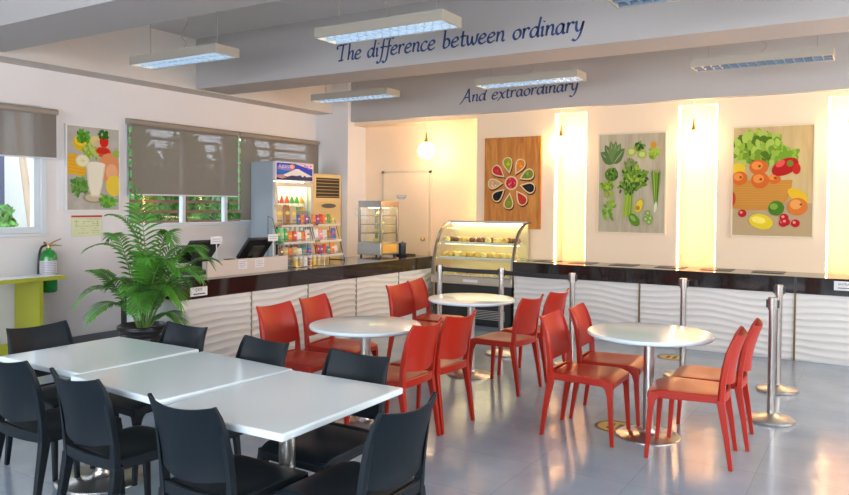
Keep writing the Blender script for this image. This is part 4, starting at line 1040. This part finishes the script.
rows2 = {2: [('orange', .08, .14), ('purple', .07, .13), ('red', .08, .14), ('orange', .08, .13), ('green', .08, .14), ('yellow', .08, .12)],
         1: [('white', .11, .16), ('pink', .10, .15), ('white', .10, .14), ('brown', .09, .13), ('blue', .12, .16)],
         0: [('red', .10, .14), ('purple', .09, .13), ('red', .10, .14), ('teal', .10, .11), ('orange', .11, .15), ('white', .09, .12)]}
for rows, y0, y1, side in ((rows1, 6.36, 6.98, 'left'), (rows2, 7.02, 7.50, 'right')):
    for sh, its in rows.items():
        tot = sum(q[1] for q in its); sc_ = (y1-y0-.03)/tot; y = y0+.015
        for i, (cn_, w_, h_) in enumerate(its):
            w2 = w_*sc_; z = ZT+ZR1[sh]+.004
            pack(PK[cn_], w2*.97, h_, .035, 'snack_packet', '%s packet, %s from left on the %s shelf of the %s wire rack' % (cn_, orda[i], shf[sh], side), (xr+.05-.03*sh, y+w2/2, z), 'snack packets on the %s wire rack' % side, tilt=-.06, c2=random.choice([(.8, .78, .72), (.8, .6, .1), (.7, .1, .08)]))
            y += w2
# low display basket of packets in front of the left rack
t = thing('snack_basket', 'low wire basket of small jars in front of the left snack rack', 'basket', (-5.66, 6.50, ZT))
b = MB()
for z in (.01, .07, .13): b.tube([(-.10, -.24, z), (.10, -.24, z), (.10, .24, z), (-.10, .24, z), (-.10, -.24, z)], .003, 5)
for x, y in ((-.1, -.24), (.1, -.24), (.1, .24), (-.1, .24), (.1, 0), (-.1, 0)): b.tube([(x, y, 0), (x, y, .13)], .003, 5)
b.build('wire_frame', mSteel, t); b = MB(); b.box(-.098, .098, -.238, .238, .004, .008); b.build('basket_floor', mSteel, t)
jc = ['yellow', 'tan', 'white', 'brown', 'yellow', 'tan']
for i in range(6):
    b = MB().mat(mPack).color(PK[jc[i]]); b.lathe([(0, 0), (.03, 0), (.032, .01), (.032, .08), (.028, .09)], n=14); b.color((.7, .7, .68)); b.lathe([(.030, .09), (.030, .11), (0, .11)], n=14)
    o = b.build('snack_jar'); o.location = (-5.62, 6.50-.20+i*.08, ZT+.0085); tag(o, '%s snack jar with pale lid, %s from the left in the low basket' % (jc[i], orda[i]), 'jar', 'jars in the low snack basket')

# ------------------------------------------------------------------ hot food display cabinet
t = thing('hot_food_cabinet', 'small steel and glass hot food cabinet with shelves on the left counter', 'food warmer', (-5.93, 8.36, ZT))
hx, hy = .18, .20
b = MB()
for x, y in ((-hx, -hy), (hx, -hy), (hx, hy), (-hx, hy)): b.cyl(x*.9, y*.9, 0, .03, .015, n=10)
b.build('feet', mBlack, t)
b = MB(); b.box(-hx-.02, hx+.01, -hy-.02, hy+.01, .03, .20); b.build('heater_base', mSteel, t, bevel=.006)
b = MB(); b.box(hx+.011, hx+.014, -hy+.03, hy-.03, .06, .17); b.build('control_strip', M('yellow_control_strip', (.75, .45, .1), .4), t)
b = MB()
for x, y in ((-hx, -hy), (hx, -hy), (hx, hy), (-hx, hy)): b.box(x-.016, x+.016, y-.016, y+.016, .20, .68)
b.box(-hx-.014, hx+.014, -hy-.014, hy+.014, .68, .77); b.build('steel_frame', mDarkCh, t, bevel=.003)
for z in (.32, .44, .56):
    b = MB(); b.box(-hx+.012, hx-.012, -hy+.012, hy-.012, z, z+.010); b.build('shelf', mDarkCh, t)
b = MB(); b.box(hx+.001, hx+.004, -hy+.012, hy-.012, .2, .68); b.box(-hx+.012, hx-.012, -hy-.004, -hy-.001, .2, .68); b.box(-hx+.012, hx-.012, hy+.001, hy+.004, .2, .68); b.build('glass_walls', mCase, t)
b = MB(); b.box(-.1, .1, -.1, .1, .672, .678); b.build('inner_lamp', mInside, t)
b = MB(); b.tube(smoothpts([(-hx-.01, -hy-.015, .62), (-hx-.06, -hy-.02, .66), (-hx-.05, -hy-.02, .58), (-hx-.01, -hy-.015, .55)]), .004, 6); b.build('door_latch', mSteel, t)
for i, (z, dx_) in enumerate(((.2005, -.08), (.2005, .06), (.3305, -.06), (.3305, .07), (.4505, 0), (.5705, .05))):
    b = MB(); b.lathe([(0, 0), (.035, 0), (.048, .015), (.042, .035), (.02, .05), (0, .052)], n=16); o = b.build('steamed_bun', mPastryC); o.location = (-5.93+dx_, 8.36+.05*(-1)**i, ZT+z+.001)
    tag(o, ['bun at the left on the floor of the hot food cabinet', 'bun at the right on the floor of the hot food cabinet', 'bun at the left on the lowest shelf of the hot food cabinet', 'bun at the right on the lowest shelf of the hot food cabinet', 'bun on the middle shelf of the hot food cabinet', 'bun on the top shelf of the hot food cabinet'][i], 'bun', 'buns in the hot food cabinet')
t = thing('black_tray', 'black tray on the counter right of the hot food cabinet', 'tray', (-5.72, 8.70, ZT)); b = MB(); b.box(-.12, .12, -.11, .11, 0, .008); b.box(-.12, .12, -.11, -.10, .008, .022); b.box(-.12, .12, .10, .11, .008, .022); b.box(.11, .12, -.1, .1, .008, .022); b.box(-.12, -.11, -.1, .1, .008, .022); b.build('tray_body', mBlack, t)
t = thing('black_canister', 'black lidded canister standing on the black tray', 'canister', (-5.74, 8.68, ZT+.0085)); b = MB(); b.lathe([(0, 0), (.05, 0), (.052, .01), (.052, .14), (0, .14)], n=24); b.build('canister_body', mBlack, t)
b = MB(); b.lathe([(.054, .141), (.054, .165), (.04, .175), (.012, .176), (.012, .19), (0, .19)], n=24); b.build('lid', M('dark_grey_lid', (.05, .05, .05), .3), t)

# ------------------------------------------------------------------ pastry showcase
cx0, cx1 = -5.20, -3.985; yf, yb = 8.58, 9.155
t = thing('pastry_display_case', 'curved glass pastry display case with three lit shelves between the counters', 'display case', (0, 0, 0))
b = MB(); b.box(cx0+.03, cx1-.03, yf+.05, yb, .06, .55); b.box(cx0+.08, cx1-.08, yf+.10, yb-.05, 0, .06); b.build('base_cabinet', mBlack, t, bevel=.004)
b = MB()
for i in range(6): b.box(cx0+.55, cx1-.12, yf+.042, yf+.049, .10+i*.022, .108+i*.022)
b.build('vent_grille', mSteel, t)
b = MB(); b.box(cx0, cx1, yf, yb, .55, .655); dk = b.build('steel_deck', M('champagne_steel', (.50, .44, .36), .35, metal=.8), t, bevel=.006)
b = MB(); b.box(cx0+.50, cx0+.72, yf-.003, yf, .585, .62); b.build('control_plate', mPaper, dk)
# curve profile in (y,z)
prof = [(yf+.01, .655), (yf+.03, .80), (yf+.07, .96), (yf+.14, 1.12), (yf+.23, 1.25), (yf+.34, 1.33), (yf+.45, 1.37), (yf+.55, 1.38)]
pr = smoothpts([(0, y, z) for y, z in prof], 4)
b = MB(); b.grid(lambda u, v: Vector((cx0+.03+(cx1-cx0-.06)*u, pr[int(round(v*(len(pr)-1)))].y, pr[int(round(v*(len(pr)-1)))].z)), 1, len(pr)-1); b.build('curved_front_glass', mCase, t)
for x in (cx0+.015, cx1-.015):
    b = MB(); prev = None
    for p in pr:
        vs = [b.v(Vector((x-.016, p.y-.012, p.z+.004))), b.v(Vector((x+.016, p.y-.012, p.z+.004))), b.v(Vector((x+.016, p.y+.02, p.z-.012))), b.v(Vector((x-.016, p.y+.02, p.z-.012)))]
        if prev:
            for i in range(4): b._f([prev[i], prev[(i+1) % 4], vs[(i+1) % 4], vs[i]], True)
        else: b._f(vs, False)
        prev = vs
    b._f(prev, False); b.build('curved_end_frame', mDarkCh, t)
    b = MB(); b.prism([(p.y+.01, p.z-.01) for p in pr]+[(yb, 1.37), (yb, .655)], .005, lambda u, v, d, x=x: Vector((x-.002+d, u, v))); b.build('side_glass', mCase, t)
b = MB(); b.box(cx0+.03, cx1-.03, yb-.03, yb, .655, 1.36); b.build('rear_doors', M('cream_rear_doors', (.66, .55, .30), .4), t)
b = MB(); b.box(cx0, cx1, yb-.10, yb, 1.36, 1.39); b.build('top_rail', mSteel, t)
b = MB(); b.box(cx0+.05, cx1-.05, yb-.09, yb-.05, 1.335, 1.355); b.build('case_light', mInside, t)
sh = [(1.08, yf+.20), (.88, yf+.12)]
for z, y in sh:
    b = MB(); b.box(cx0+.035, cx1-.035, y, yb-.035, z, z+.012); b.box(cx0+.035, cx1-.035, y-.006, y, z-.006, z+.010); s_ = b.build('glass_shelf', M('pale_glass_shelf', (.55, .6, .55), .2), t)
    b = MB(); b.box(cx0+.05, cx1-.05, y+.10, y+.12, z-.014, z-.004); b.build('shelf_light', mInside, s_)
pst = {'bottom': (.662, yf+.09, 14, 2), 'middle': (.8925, yf+.19, 11, 2), 'upper': (1.0925, yf+.27, 9, 2)}
rp = random.Random(11)
proto = []
for mt in (mPastry, mPastryD, mPastryC):
    for kd in range(2):
        b = MB()
        if kd == 0: b.ball((0, 0, .022), .046, .034, .024, n=12, m=8, jit=.06)
        else: b.lathe([(0, 0), (.03, 0), (.040, .012), (.038, .03), (.025, .042), (0, .044)], n=14)
        me_o = b.build('pastry', mt); proto.append(me_o)
cnt = [0]
plac = []
for nm, (z, y, n, rws) in pst.items():
    for r_ in range(rws):
        for i in range(n):
            plac.append((nm, r_, i, cx0+.10+(cx1-cx0-.2)*i/(n-1)+rp.uniform(-.006, .006), y+.10*r_, z, rp.choice([0, 1, 4, 5, 0, 4, 1]) if nm != 'upper' else rp.choice([2, 3, 5, 0])))
used = set()
# trays under the pastries
for nm, (z, y, n, rws) in pst.items():
    b = MB(); b.box(cx0+.05, cx1-.05, y-.055, y+.165, z, z+.006)
    for q in (y-.055, y+.160): b.box(cx0+.05, cx1-.05, q, q+.005, z+.006, z+.014)
    tag(b.build('food_tray', mTray), 'long pale tray carrying pastries on the %s level of the display case' % nm, 'tray', 'pastry trays in the display case')
kindn = ['golden oval', 'golden round', 'dark oval', 'dark round', 'pale oval', 'pale round']
for nm, r_, ip, x, y, z, kd in plac:
    if kd not in used: o = proto[kd]; used.add(kd)
    else: o = proto[kd].copy(); C.objects.link(o)
    s_ = .95 if nm == 'bottom' else 1.12
    o.scale = (s_, s_, s_*1.45); o.location = (x, y, z+.0065); o.rotation_euler = (0, 0, rp.uniform(0, 3))
    tag(o, '%s pastry, %s from left in the %s row on the %s level' % (kindn[kd], orda[ip], ['front', 'rear'][r_], nm), 'pastry', 'pastries in the display case')
for i, p in enumerate(proto):
    if i not in used: bpy.data.objects.remove(p)
